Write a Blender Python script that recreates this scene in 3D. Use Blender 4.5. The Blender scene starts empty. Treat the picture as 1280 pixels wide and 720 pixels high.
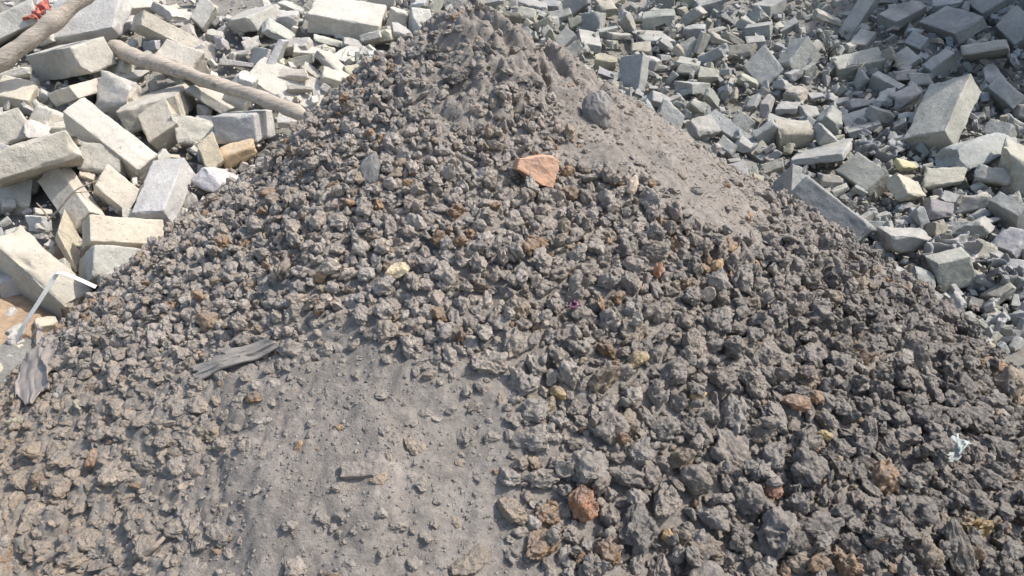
import numpy as np, math, random
RS = np.random.RandomState(7)
random.seed(7)
# ---------------------------------------------------------------- camera model (1280 x 720 photograph)
CAM = np.array([0.0, 0.0, 1.8]); PITCH = math.radians(30.0); FPX = 1024.0
FW = np.array([0, math.cos(PITCH), -math.sin(PITCH)]); UP = np.array([0, math.sin(PITCH), math.cos(PITCH)]); RT = np.array([1.0, 0, 0])

def ray(px, py):
    px = np.asarray(px, float); py = np.asarray(py, float)
    return FW + ((px - 640) / FPX)[..., None] * RT + ((360 - py) / FPX)[..., None] * UP

def proj(p):
    d = np.asarray(p, float) - CAM
    z = d @ FW
    return 640 + FPX * (d @ RT) / z, 360 - FPX * (d @ UP) / z, z

# ---------------------------------------------------------------- noise
def _h(ix, iy, iz, s):
    n = (ix * 374761393 + iy * 668265263 + iz * 2147483647 + s * 974634777) & 0xFFFFFFFF
    n = ((n ^ (n >> 13)) * 1274126177) & 0xFFFFFFFF
    n = ((n ^ (n >> 16)) * 2246822519) & 0xFFFFFFFF
    n = n ^ (n >> 15)
    return (n & 0xFFFFFF) / float(0x7FFFFF) - 1.0

def noise(p, s=0):
    p = np.asarray(p, float)
    i = np.floor(p).astype(np.int64); f = p - i
    f = f * f * f * (f * (f * 6 - 15) + 10)
    x, y, z = i[..., 0], i[..., 1], i[..., 2]; u, v, w = f[..., 0], f[..., 1], f[..., 2]
    def c(a, b, e): return _h(x + a, y + b, z + e, s)
    x00 = c(0,0,0) * (1-u) + c(1,0,0) * u; x10 = c(0,1,0) * (1-u) + c(1,1,0) * u
    x01 = c(0,0,1) * (1-u) + c(1,0,1) * u; x11 = c(0,1,1) * (1-u) + c(1,1,1) * u
    return (x00 * (1-v) + x10 * v) * (1-w) + (x01 * (1-v) + x11 * v) * w

def fbm(p, o=4, s=0, g=0.5, l=2.03):
    a, t, r = 1.0, 0.0, 0.0
    p = np.asarray(p, float)
    for k in range(o):
        r = r + a * noise(p, s + k); t += a; a *= g; p = p * l + 11.3
    return r / t

def ss(a, b, x):
    t = np.clip((np.asarray(x, float) - a) / (b - a), 0, 1)
    return t * t * (3 - 2 * t)

def xy0(x, y):
    return np.stack([np.asarray(x, float), np.asarray(y, float), np.zeros_like(np.asarray(x, float))], -1)

def crust(x, y, size, seed):
    """packed clods: (how far into a clod, 0 at a crack), and each clod's own tilt and lift"""
    x = np.asarray(x, float); y = np.asarray(y, float)
    w = fbm(np.stack([x / size * 0.9, y / size * 0.9, np.zeros_like(x)], -1), 2, seed + 5)
    w2 = fbm(np.stack([x / size * 0.9 + 9, y / size * 0.9, np.zeros_like(x)], -1), 2, seed + 6)
    u = x / size + 0.5 * w; v = y / size + 0.5 * w2
    iu, iv = np.floor(u).astype(np.int64), np.floor(v).astype(np.int64)
    f1 = np.full(x.shape, 9.0); f2 = f1.copy(); tl = np.zeros(x.shape)
    for a in (-1, 0, 1):
        for b in (-1, 0, 1):
            i, j = iu + a, iv + b; z = np.zeros_like(i)
            cx = i + 0.5 + 0.42 * _h(i, j, z, seed); cy = j + 0.5 + 0.42 * _h(i, j, z, seed + 1)
            d = np.hypot(u - cx, v - cy)
            t = (u - cx) * _h(i, j, z, seed + 2) + (v - cy) * _h(i, j, z, seed + 3) + 0.55 * _h(i, j, z, seed + 4)
            n = d < f1
            f2 = np.where(n, f1, np.minimum(f2, d)); tl = np.where(n, t, tl); f1 = np.where(n, d, f1)
    return f2 - f1, tl

# ---------------------------------------------------------------- terrain
AX, AY, AZ = -0.18, 3.06, 1.21
TH = np.radians([-180, -135, -90, -45, 0, 45, 90, 135, 180])
RR = np.array([1.45, 2.11, 2.52, 2.46, 1.95, 1.61, 1.37, 1.33, 1.45])

def heap_base(x, y):
    dx, dy = x - AX, y - AY
    th = np.arctan2(dy, dx); d = np.hypot(dx, dy)
    q = d / np.interp(th, TH, RR)
    q = np.sqrt(q * q + 0.010) - 0.045
    z = AZ * (1 - q)
    k = 0.12                                            # soft toe
    z = z + 0.05 * np.exp(-(((x - AX - 0.08) / 0.38) ** 2 + ((y - AY) / 0.28) ** 2) ** 1.5)
    return np.where(z > k, z, k * np.exp(np.clip((z - k) / k, -60, 0))) - 0.02

def heap(x, y):
    z = heap_base(x, y)
    z = z - 0.14 * ss(0.10, 0.0, z) * ss(1.75, 2.2, y)
    p = xy0(x, y)
    z = z + 0.045 * fbm(p * 2.2, 3, 3) + 0.014 * fbm(p * 9, 2, 9)
    d = np.hypot((x - AX - 0.05) / 1.15, (y - AY + 0.12))
    m = ss(0.62, 0.2, d)
    rg = 1 - 2.4 * np.abs(fbm(p * 6.5 + 3.7, 3, 21))
    e1, t1 = crust(x + 0.4 * y, y * 0.8, 0.17, 301); e2, t2 = crust(x, y, 0.062, 331)
    k1 = ss(0.0, 0.30, e1); k2 = ss(0.0, 0.35, e2)
    z = z + m * (0.05 * fbm(p * 4.0 + 1.3, 2, 23) + 0.016 * rg + 0.045 * k1 + 0.036 * t1 * k1 + 0.016 * k2 + 0.016 * t2 + 0.010 * (1 - 2.4 * np.abs(fbm(p * 19, 3, 25))) + 0.007 * fbm(p * 45, 2, 5) - 0.05)
    return z

def ground(x, y):
    p = xy0(x, y)
    t = ss(-0.8, 0.6, x)
    gl = 0.27 * np.maximum(y - 3.0, 0); gr = 0.15 * np.maximum(y - 3.1, 0) + 0.10 * np.maximum(x - 2.0, 0) * ss(3.0, 4.5, y)
    g = gl * (1 - t) + gr * t
    g = np.minimum(g, 1.3 - 0.3 * np.exp(-g))
    return g - 0.03 + 0.06 * fbm(p * 1.1, 3, 50) * ss(1.0, 3.5, y)

def surf(x, y):
    return np.maximum(heap(x, y), ground(x, y))

def hit(px, py, f=surf, off=0.0, dmax=14.0):
    """depth along the forward axis at which the pixel ray meets the height field (raised by off)"""
    px = np.atleast_1d(np.asarray(px, float)); py = np.atleast_1d(np.asarray(py, float)); off = np.broadcast_to(off, px.shape)
    r = ray(px, py)
    ds = 1.1 * (dmax / 1.1) ** np.linspace(0, 1, 150)
    lo = np.full(px.shape, dmax); hi = np.full(px.shape, dmax); done = np.zeros(px.shape, bool)
    for a, b in zip(ds[:-1], ds[1:]):
        k = np.where(~done)[0]
        if not len(k): break
        P = CAM + r[k] * b
        h = k[P[:, 2] <= f(P[:, 0], P[:, 1]) + off[k]]
        lo[h] = a; hi[h] = b; done[h] = True
    for _ in range(10):
        m = (lo + hi) / 2; Q = CAM + r * m[:, None]
        u = Q[:, 2] <= f(Q[:, 0], Q[:, 1]) + off
        hi = np.where(u, m, hi); lo = np.where(u, lo, m)
    return (lo + hi) / 2

def at(px, py, f=surf):
    d = hit(px, py, f)
    return CAM + ray(np.atleast_1d(px), np.atleast_1d(py)) * d[:, None]
import bpy, bmesh
from mathutils import Matrix, Vector
R = math.radians
sc = bpy.context.scene
COL = sc.collection

# ================================================================ materials
def nt(name):
    m = bpy.data.materials.new(name); m.use_nodes = True
    t = m.node_tree; b = t.nodes['Principled BSDF']
    b.inputs['Roughness'].default_value = 0.95
    b.inputs['Specular IOR Level'].default_value = 0.15
    return m, t, b

def N(t, kind, **kw):
    n = t.nodes.new('ShaderNode' + kind)
    for k, v in kw.items(): setattr(n, k, v)
    return n

def L(t, a, b): t.links.new(a, b)

def noise_node(t, vec, scale, detail=4, rough=0.6):
    n = N(t, 'TexNoise'); n.inputs['Scale'].default_value = scale
    n.inputs['Detail'].default_value = detail; n.inputs['Roughness'].default_value = rough
    L(t, vec, n.inputs['Vector']); return n.outputs['Fac']

def ramp(t, fac, pts):
    r = N(t, 'ValToRGB'); e = r.color_ramp.elements
    while len(e) < len(pts): e.new(0.5)
    for q, (p, c) in zip(e, pts):
        q.position = p; q.color = (c, c, c, 1) if isinstance(c, (int, float)) else (*c, 1)
    L(t, fac, r.inputs['Fac']); return r.outputs['Color']

def mix(t, a, b, fac, mode='MIX'):
    m = N(t, 'Mix', data_type='RGBA', blend_type=mode)
    for s, v in ((m.inputs[6], a), (m.inputs[7], b), (m.inputs[0], fac)):
        if hasattr(v, 'is_output'): L(t, v, s)
        elif isinstance(v, (int, float)): s.default_value = v if s.type == 'VALUE' else (v, v, v, 1)
        else: s.default_value = (*v, 1)
    return m.outputs[2]

def math_node(t, op, a, b=0.0):
    m = N(t, 'Math', operation=op)
    for s, v in zip(m.inputs, (a, b)):
        if hasattr(v, 'is_output'): L(t, v, s)
        else: s.default_value = v
    return m.outputs[0]

def bump(t, b, h, strength, dist, prev=None):
    n = N(t, 'Bump'); n.inputs['Strength'].default_value = strength; n.inputs['Distance'].default_value = dist
    L(t, h, n.inputs['Height'])
    if prev is not None: L(t, prev, n.inputs['Normal'])
    L(t, n.outputs['Normal'], b.inputs['Normal']); return n.outputs['Normal']

def up_z(t):
    g = N(t, 'NewGeometry'); s = N(t, 'SeparateXYZ'); L(t, g.outputs['Normal'], s.inputs[0]); return s.outputs['Z']

def world_pos(t):
    return N(t, 'NewGeometry').outputs['Position']

DUST = (0.242, 0.222, 0.200)

def clinker_mat(name, from_attr):
    m, t, b = nt(name)
    pos = world_pos(t)
    if from_attr:
        a = N(t, 'Attribute', attribute_name='tint'); col = a.outputs['Color']
    else:
        col = N(t, 'ObjectInfo').outputs['Color']
    n1 = noise_node(t, pos, 26, 5, 0.65); n2 = noise_node(t, pos, 150, 4, 0.7); n3 = noise_node(t, pos, 11, 3, 0.5)
    c = mix(t, col, ramp(t, n1, [(0.25, 0.70), (0.75, 1.25)]), 1.0, 'MULTIPLY')
    c = mix(t, c, ramp(t, n2, [(0.3, 0.78), (0.7, 1.22)]), 0.8, 'MULTIPLY')
    c = mix(t, c, (0.32, 0.215, 0.13), ramp(t, n3, [(0.59, 0.0), (0.76, 0.28)]))           # rust blush
    fl = noise_node(t, pos, 70, 2, 0.5)
    c = mix(t, c, (0.42, 0.38, 0.33), ramp(t, fl, [(0.70, 0.0), (0.76, 0.55)]))             # ash specks
    d = math_node(t, 'MULTIPLY', ramp(t, up_z(t), [(0.25, 0.0), (0.95, 0.8)]), ramp(t, n1, [(0.3, 1.0), (0.65, 0.35)]))
    c = mix(t, c, DUST, d)                                                                  # settled dust
    L(t, c, b.inputs['Base Color'])
    v = N(t, 'TexVoronoi'); v.inputs['Scale'].default_value = 75; L(t, pos, v.inputs['Vector'])
    h1 = math_node(t, 'ADD', v.outputs['Distance'], math_node(t, 'MULTIPLY', n2, 1.1))
    p = bump(t, b, h1, 0.9, 0.010)
    bump(t, b, noise_node(t, pos, 420, 3, 0.7), 0.5, 0.002, p)
    b.inputs['Roughness'].default_value = 0.88; b.inputs['Specular IOR Level'].default_value = 0.3
    return m

def dust_mat(name, base, warm, tan=None):
    m, t, b = nt(name); pos = world_pos(t)
    c = mix(t, base, warm, ramp(t, noise_node(t, pos, 1.6, 4, 0.6), [(0.38, 0.0), (0.68, 1.0)]))
    if tan:                                              # the soil turns tan towards the orange earth at the left foot
        sx = N(t, 'SeparateXYZ'); L(t, pos, sx.inputs[0])
        mr = N(t, 'MapRange'); mr.inputs[1].default_value = -0.75; mr.inputs[2].default_value = -1.7; L(t, math_node(t, 'ADD', sx.outputs['X'], math_node(t, 'MULTIPLY', noise_node(t, pos, 4, 4, 0.6), 0.5)), mr.inputs[0])
        c = mix(t, c, tan, mr.outputs[0])
    c = mix(t, c, ramp(t, noise_node(t, pos, 60, 6, 0.75), [(0.3, 0.7), (0.7, 1.28)]), 1.0, 'MULTIPLY')
    c = mix(t, c, ramp(t, noise_node(t, pos, 9, 4, 0.6), [(0.3, 0.84), (0.7, 1.14)]), 1.0, 'MULTIPLY')
    c = mix(t, c, (0.45, 0.41, 0.36), ramp(t, noise_node(t, pos, 210, 2, 0.5), [(0.70, 0.0), (0.75, 0.7)]))
    L(t, c, b.inputs['Base Color'])
    p = bump(t, b, noise_node(t, pos, 55, 6, 0.75), 0.7, 0.014)
    bump(t, b, noise_node(t, pos, 300, 4, 0.75), 0.6, 0.004, p)
    return m

def stone_mat(name, from_attr=False):
    m, t, b = nt(name)
    if from_attr:
        a = N(t, 'Attribute', attribute_name='tint'); col = a.outputs['Color']; pos = world_pos(t)
    else:
        oi = N(t, 'ObjectInfo'); col = oi.outputs['Color']; pos = world_pos(t)
    c = mix(t, col, ramp(t, noise_node(t, pos, 5.5, 4, 0.6), [(0.3, 0.80), (0.7, 1.14)]), 1.0, 'MULTIPLY')
    c = mix(t, c, ramp(t, noise_node(t, pos, 45, 5, 0.7), [(0.3, 0.84), (0.7, 1.12)]), 1.0, 'MULTIPLY')
    c = mix(t, c, (0.42, 0.33, 0.21), ramp(t, noise_node(t, pos, 3.1, 3, 0.5), [(0.58, 0.0), (0.78, 0.22)]))
    c = mix(t, c, (0.17, 0.165, 0.155), ramp(t, noise_node(t, pos, 24, 3, 0.6), [(0.64, 0.0), (0.78, 0.5)]))
    c = mix(t, c, ramp(t, noise_node(t, pos, 260, 3, 0.6), [(0.3, 0.86), (0.7, 1.1)]), 1.0, 'MULTIPLY')
    d = math_node(t, 'MULTIPLY', ramp(t, up_z(t), [(0.5, 0.0), (1.0, 0.5)]), ramp(t, noise_node(t, pos, 8, 4, 0.6), [(0.4, 0.0), (0.62, 1.0)]))
    c = mix(t, c, (0.46, 0.44, 0.40), d)
    L(t, c, b.inputs['Base Color'])
    pv = N(t, 'TexVoronoi'); pv.inputs['Scale'].default_value = 55; L(t, pos, pv.inputs['Vector'])
    pit = math_node(t, 'MULTIPLY', ramp(t, pv.outputs['Distance'], [(0.12, 0.0), (0.24, 1.0)]), 1.0)
    gate = ramp(t, noise_node(t, pos, 6, 3, 0.5), [(0.48, 0.0), (0.6, 1.0)])
    pit = mix(t, 1.0, pit, gate)
    p0 = bump(t, b, pit, 0.6, 0.008)
    p = bump(t, b, noise_node(t, pos, 28, 5, 0.7), 0.55, 0.014, p0)
    bump(t, b, noise_node(t, pos, 190, 4, 0.7), 0.4, 0.0025, p)
    return m

def cloth_mat(name, col, var=0.25, rough=0.8, scale=30, spec=0.2, dust=0.75):
    m, t, b = nt(name); pos = world_pos(t)
    c = mix(t, col, ramp(t, noise_node(t, pos, scale, 4, 0.6), [(0.3, 1 - var), (0.7, 1 + var)]), 1.0, 'MULTIPLY')
    c = mix(t, c, DUST, ramp(t, noise_node(t, pos, 17, 5, 0.7), [(0.36, 0.0), (0.6, dust)]))
    L(t, c, b.inputs['Base Color'])
    bump(t, b, noise_node(t, pos, 120, 3, 0.6), 0.4, 0.003)
    b.inputs['Roughness'].default_value = rough; b.inputs['Specular IOR Level'].default_value = spec
    return m

def wood_mat(name, col):
    m, t, b = nt(name)
    tc = N(t, 'TexCoord'); mp = N(t, 'Mapping'); mp.inputs['Scale'].default_value = (1.2, 26, 26)
    L(t, tc.outputs['Object'], mp.inputs['Vector'])
    g = noise_node(t, mp.outputs['Vector'], 3.0, 5, 0.65)
    c = mix(t, col, ramp(t, g, [(0.3, 0.68), (0.7, 1.22)]), 1.0, 'MULTIPLY')
    c = mix(t, c, (0.42, 0.35, 0.27), ramp(t, noise_node(t, world_pos(t), 7, 3, 0.6), [(0.5, 0.0), (0.72, 0.5)]))
    c = mix(t, c, (0.16, 0.13, 0.10), ramp(t, noise_node(t, mp.outputs['Vector'], 1.1, 4, 0.7), [(0.56, 0.0), (0.66, 0.7)]))
    L(t, c, b.inputs['Base Color']); bump(t, b, g, 0.9, 0.008)
    return m

M_LUMP = clinker_mat('clinker', False); M_LUMPS = clinker_mat('clinker_mass', True)
M_DUST = dust_mat('heap_dust', DUST, (0.252, 0.225, 0.198), (0.268, 0.230, 0.185))
M_GROUND = dust_mat('rubble_ground', (0.25, 0.245, 0.225), (0.235, 0.22, 0.195))
M_STONE = stone_mat('pale_stone'); M_CHIPS = stone_mat('stone_chips', True)
M_WOOD = wood_mat('weathered_wood', (0.41, 0.36, 0.30))

# ================================================================ mesh helpers
def mesh_np(name, V, F, mat, smooth=True, tint=None, sharp=None):
    me = bpy.data.meshes.new(name)
    V = np.asarray(V, np.float32); F = np.asarray(F, np.int32); k = F.shape[1]
    me.vertices.add(len(V)); me.vertices.foreach_set('co', V.ravel())
    me.loops.add(F.size); me.loops.foreach_set('vertex_index', F.ravel())
    me.polygons.add(len(F)); me.polygons.foreach_set('loop_start', np.arange(0, F.size, k, dtype=np.int32))
    me.polygons.foreach_set('loop_total', np.full(len(F), k, np.int32))
    me.polygons.foreach_set('use_smooth', np.full(len(F), smooth, bool))
    me.update(calc_edges=True)
    if tint is not None:
        a = me.attributes.new('tint', 'FLOAT_COLOR', 'POINT')
        a.data.foreach_set('color', np.concatenate([tint, np.ones((len(tint), 1))], 1).astype(np.float32).ravel())
    if sharp: me.set_sharp_from_angle(angle=R(sharp))
    if mat: me.materials.append(mat)
    return me

def obj(name, me, loc=(0, 0, 0), parent=None, color=None):
    o = bpy.data.objects.new(name, me); COL.objects.link(o); o.location = loc
    if parent is not None: o.parent = parent
    if color is not None: o.color = (*color, 1)
    return o

USED = {}
def tag(o, label=None, cat=None, group=None, kind=None):
    if label: o['label'] = label
    if cat: o['category'] = cat
    if group: o['group'] = group
    if kind: o['kind'] = kind
    return o

def ico(sub):
    bm = bmesh.new(); bmesh.ops.create_icosphere(bm, subdivisions=sub, radius=1.0)
    V = np.array([v.co[:] for v in bm.verts]); F = np.array([[v.index for v in f.verts] for f in bm.faces]); bm.free()
    return V / np.linalg.norm(V, axis=1)[:, None], F
ICO = {k: ico(k) for k in (2, 3, 4, 5, 6)}      # blender's level k: 1 = the plain icosahedron

def rot(rs):
    q = rs.randn(4); q /= np.linalg.norm(q); a, b, c, d = q
    return np.array([[a*a+b*b-c*c-d*d, 2*(b*c-a*d), 2*(b*d+a*c)], [2*(b*c+a*d), a*a-b*b+c*c-d*d, 2*(c*d-a*b)], [2*(b*d-a*c), 2*(c*d+a*b), a*a-b*b-c*c+d*d]])

def lump(level, rs, rough=1.0, cuts=None, stretch=None):
    """craggy clinker shape of about unit radius"""
    d, F = ICO[level]
    o = rs.rand(3) * 60
    r = 1 + rough * (0.38 * noise(d * 1.15 + o, 1) + 0.26 * noise(d * 2.4 + o, 2))
    nk = rs.randint(4, 10)
    for _ in range(nk):                                # knobs fused onto the lump
        k = rs.randn(3); k /= np.linalg.norm(k)
        ang = np.arccos(np.clip(d @ k, -1, 1)); w = rs.uniform(0.22, 0.5)
        r = r + rough * rs.uniform(0.05, 0.26) * np.exp(-(ang / w) ** 4)
    v = d * r[:, None]
    if cuts is None: cuts = rs.randint(0, 6)
    for _ in range(cuts):
        k = rs.randn(3); k /= np.linalg.norm(k); h = rs.uniform(0.48, 0.85)
        v = v - np.maximum(v @ k - h, 0)[:, None] * k * 0.92
    q = v + 0.25 * rough * np.stack([noise(v * 2.1 + o + 9, 5), noise(v * 2.1 + o + 19, 6), noise(v * 2.1 + o + 29, 7)], -1)
    q = q + d * (rough * (0.115 * (1 - 2 * np.abs(noise(q * 3.6 + o, 8))) + 0.075 * (1 - 2 * np.abs(noise(q * 7.7 + o, 9)))))[:, None]
    if level >= 4:
        q = q + d * (rough * 0.04 * (1 - 2 * np.abs(noise(q * 13 + o, 10))))[:, None]
    if level >= 5:
        q = q + d * (rough * 0.03 * noise(q * 27 + o, 12))[:, None]
    s = np.array(stretch) if stretch is not None else np.array([1.0, rs.uniform(0.58, 1.0), rs.uniform(0.45, 0.9)])
    q = q * s
    q = q - (q.max(0) + q.min(0)) / 2
    return q / np.abs(q).max() , F

# unit cube with n x n quads on every side, corners shared
_cube = {}
def cube(n):
    if n in _cube: return _cube[n]
    idx, V, F = {}, [], []
    def vid(p):
        if p not in idx: idx[p] = len(V); V.append(p)
        return idx[p]
    for ax in range(3):
        for s in (0, n):
            for i in range(n):
                for j in range(n):
                    q = []
                    for (a, b) in ((i, j), (i + 1, j), (i + 1, j + 1), (i, j + 1)):
                        p = [0, 0, 0]; p[ax] = s; p[(ax + 1) % 3] = a; p[(ax + 2) % 3] = b
                        q.append(vid(tuple(p)))
                    F.append(q if s else q[::-1])
    _cube[n] = (np.array(V, float) / n, np.array(F)); return _cube[n]

def rough_block(E, n, rs, chip=1.0, cuts=1, surf_amp=1.0, breaks=0):
    """worn block spanned by three edge vectors (rows of E), centred on 0"""
    u, F = cube(n)
    E = np.array(E, float)
    if np.linalg.det(E) < 0: F = F[:, ::-1]
    ln = np.linalg.norm(E, axis=1); size = np.sort(ln)[1]
    # crowd grid lines towards the edges so that chipped arrises stay crisp
    w = 0.5 - 0.5 * np.cos(u * math.pi); w = 0.45 * u + 0.55 * w
    c = w - 0.5
    P = c @ E
    o = rs.rand(3) * 50
    nrm = np.zeros_like(P); dist = np.zeros_like(P)
    for a in range(3):
        fn = np.cross(E[(a + 1) % 3], E[(a + 2) % 3]); fn /= np.linalg.norm(fn)
        fn = fn * np.sign(fn @ E[a])
        s = np.where(u[:, a] == 0, -1, np.where(u[:, a] == 1, 1, 0))
        nrm += s[:, None] * fn
        dist[:, a] = np.minimum(w[:, a], 1 - w[:, a]) * ln[a]
    nl = np.linalg.norm(nrm, axis=1)[:, None]; nu = nrm / np.maximum(nl, 1e-9)
    e = np.sort(dist, axis=1)[:, 1]
    f = 1.0 / max(size, 0.02)
    rr = chip * size * (0.035 + 0.11 * np.maximum(0, fbm(P * f * 3.2 + o, 3, 3) + 0.10) ** 1.0 * 2.0)
    toward = -P / np.maximum(np.linalg.norm(P, axis=1), 1e-9)[:, None]
    P = P + toward * (np.maximum(rr - e, 0) * 0.75)[:, None]
    am = surf_amp * size
    P = P + nu * (am * (0.035 * fbm(P * f * 2.3 + o + 7, 3, 11) + 0.014 * fbm(P * f * 9 + o, 2, 12)))[:, None]
    for _ in range(cuts):                              # corners knocked off, with rough fracture faces
        k = rs.choice([-1.0, 1.0], 3) * rs.uniform(0.25, 1.0, 3)
        k = k / np.maximum(ln, 1e-6) ; k = k @ (E / ln[:, None]); k /= np.linalg.norm(k)
        pr = P @ k; h = pr.max() * rs.uniform(0.68, 0.92)
        rgh = am * 0.05 * fbm(P * f * 4.5 + o + 31, 3, 17)
        P = P - np.maximum(pr - h - rgh, 0)[:, None] * k * 0.97
    for _ in range(breaks):                            # one end snapped off
        a = int(np.argmax(ln)); k = E[a] / ln[a] * rs.choice([-1, 1]); k = k + rs.randn(3) * 0.28; k /= np.linalg.norm(k)
        pr = P @ k; h = pr.max() * rs.uniform(0.72, 0.9)
        rgh = am * 0.16 * fbm(P * f * 3.0 + o + 41, 4, 19)
        P = P - np.maximum(pr - h - rgh, 0)[:, None] * k * 0.96
    return P, F

# ================================================================ ground and heap
def grid_mesh(name, xs, ys, fz, mat):
    X, Y = np.meshgrid(xs, ys); Z = fz(X, Y)
    V = np.stack([X, Y, Z], -1).reshape(-1, 3); nx, ny = len(xs), len(ys)
    i = np.arange(nx * ny).reshape(ny, nx)
    F = np.stack([i[:-1, :-1], i[:-1, 1:], i[1:, 1:], i[1:, :-1]], -1).reshape(-1, 4)
    return mesh_np(name, V, F, mat)

def uneven(a, b, core0, core1, step, ncoarse):
    c = np.arange(core0, core1, step)
    l = core0 - (core0 - a) * (np.linspace(1, 0, ncoarse, endpoint=False) ** 3)
    r = core1 + (b - core1) * (np.linspace(0, 1, ncoarse) ** 3)
    return np.concatenate([l, c, r])

def ground_fine(x, y):
    p = xy0(x, y); far = ss(14, 30, np.hypot(x, y))
    return (ground(x, y) - 0.07 * ss(2.6, 3.4, y) * ss(14, 10, np.hypot(x, y)) + 0.03 * fbm(p * 4, 3, 61) * (1 - far) + 0.008 * fbm(p * 22, 3, 66) * (1 - far))
g = obj('ground', grid_mesh('ground', uneven(-400, 400, -6, 6, 0.035, 26), uneven(-400, 400, 0.8, 9.5, 0.035, 26), ground_fine, M_GROUND))
tag(g, 'pale dusty ground under the broken stone and the heap', None, None, 'structure')

def heap_zone(px, py):
    """how the heap's cover changes over it: share of loose lumps (1 dense .. 0 bare dust)"""
    def blob(cx, cy, rx, ry, a=0.0):
        c, s = math.cos(a), math.sin(a); dx, dy = px - cx, py - cy
        return np.exp(-(((dx * c + dy * s) / rx) ** 2 + ((-dx * s + dy * c) / ry) ** 2) ** 2)
    q = np.stack([px / 85.0, py / 60.0, 0 * px], -1); px0, py0 = px, py
    px = px + 70 * fbm(q, 3, 81); py = py + 50 * fbm(q + 7.7, 3, 82)
    bare = np.zeros_like(px)
    for b in (blob(400, 515, 190, 95, -0.1), blob(330, 630, 130, 150), blob(500, 600, 150, 120), blob(520, 690, 130, 90)):
        bare = np.maximum(bare, b)
    bare2 = np.zeros_like(px)
    for b in (blob(805, 165, 200, 52, 0.62), blob(700, 110, 90, 40, 0.62), blob(600, 60, 90, 45), blob(760, 215, 70, 26, 0.3), blob(900, 255, 90, 20, 0.6), blob(560, 110, 60, 50)):
        bare2 = np.maximum(bare2, b)
    left = ss(390, 170, px) * ss(420, 500, py)
    return bare, bare2 * (1 - 0.5 * np.exp(-(((px - 575) / 95) ** 2 + ((py - 75) / 55) ** 2) ** 2)), left

def heap_fine(x, y):
    z = heap(x, y); p = xy0(x, y)
    px, py, d = proj(np.stack([x, y, z], -1))
    b1, b2, lf = heap_zone(px, py)
    dense = 1 - np.maximum(b1, b2)
    z = z - 0.020 * dense * (1 - lf) * ss(500, 950, px) * ss(120, 320, py) + 0.008 * b1 + 0.006 * lf + 0.012 * fbm(p * 13, 3, 31) + 0.007 * fbm(p * 40, 3, 37)
    e1, t1 = crust(x, y, 0.085, 401); e2, t2 = crust(x, y, 0.042, 431)
    gap = ss(-0.25, 0.25, fbm(p * 6 + 4, 2, 46))                # many cracks are choked with dust
    wl = np.maximum(lf, 0.5 * ss(0.25, 0.6, b1) * ss(0.95, 0.6, b1) * ss(0.0, 0.3, fbm(p * 3.3 + 2, 2, 48)))
    z = z + wl * (0.020 * (ss(0.0, 0.34, e1) - 1) * gap + 0.010 * t1 * ss(0, 0.25, e1) + 0.010 * (ss(0.0, 0.35, e2) - 1) + 0.007 * t2)
    c = np.abs(fbm(p * 7.5 + 2.2, 3, 41))
    z = z + 0.02 * b1 * (fbm(p * np.array([2.6, 1.3, 1]) + 8, 3, 47)) + np.maximum(b2 * 0.6, lf * 0.8) * (0.03 * c) + b1 * 0.012 * np.maximum(0, fbm(p * 14, 2, 44))
    return z
hm = grid_mesh('slag_heap', np.arange(-2.6, 2.7, 0.0066), np.arange(0.85, 4.6, 0.0066), heap_fine, M_DUST)
hp = obj('slag_heap', hm)
tag(hp, 'grey brown dust and grit body of the slag heap', 'heap', None, 'stuff')

# ================================================================ landmarks for the labels
HEAP_MARKS = []      # (px, py, phrase)
RUB_MARKS = []

# ================================================================ special things on the heap
def lump_thing(name, px, py, wpx, hpx, label, cat, color, seed, level=5, rough=0.7, cuts=4, stretch=None, up=0.35, mat=None, mark=None, Rm=None):
    rs = np.random.RandomState(seed)
    P = at(px, py)[0]; dd = float(proj(P)[2]); w = wpx / FPX * dd / 2; h = hpx / FPX * dd / 2
    q, F = lump(level, rs, rough, cuts, stretch)
    q = q @ (rot(rs) if Rm is None else Rm).T
    # fit the outline to the width and height it shows
    q = q - (q.max(0) + q.min(0)) / 2
    qx = q @ RT; qy = q @ UP
    q = q + np.outer(qx * (w / np.abs(qx).max() - 1), RT) + np.outer(qy * (h / np.abs(qy).max() - 1), UP) + np.outer((q @ FW) * (min(w, h) / np.abs(q @ FW).max() - 1), FW)
    o = obj(name, mesh_np(name, q, F, mat or M_LUMP, sharp=48), P + np.array([0, 0, up * h]), None, np.array(color) * 0.75 + np.array((0.30, 0.27, 0.24)) * 0.25)
    tag(o, label, cat)
    if mark: HEAP_MARKS.append((px, py, mark))
    SOLID.append((P, max(w, h)))
    return o
SOLID = []
m_or, t_, b_ = nt('orange_stone'); pos_ = world_pos(t_)
c_ = mix(t_, (0.64, 0.40, 0.27), (0.48, 0.275, 0.18), ramp(t_, noise_node(t_, pos_, 22, 5, 0.7), [(0.35, 0.0), (0.7, 1.0)]))
c_ = mix(t_, c_, (0.55, 0.42, 0.32), ramp(t_, noise_node(t_, pos_, 40, 4, 0.6), [(0.55, 0.0), (0.75, 0.6)]))
c_ = mix(t_, c_, DUST, math_node(t_, 'MULTIPLY', ramp(t_, noise_node(t_, pos_, 17, 5, 0.7), [(0.42, 0.0), (0.7, 0.8)]), 0.8))
L(t_, c_, b_.inputs['Base Color']); bump(t_, b_, noise_node(t_, pos_, 60, 5, 0.7), 0.6, 0.01)
rs = np.random.RandomState(11)
P = at(667, 222)[0]; dd = float(proj(P)[2]); u_ = dd / FPX
q, F = rough_block(np.diag([50 * u_, 36 * u_, 38 * u_]), 26, rs, 0.35, 2, 1.6, 0)
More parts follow.
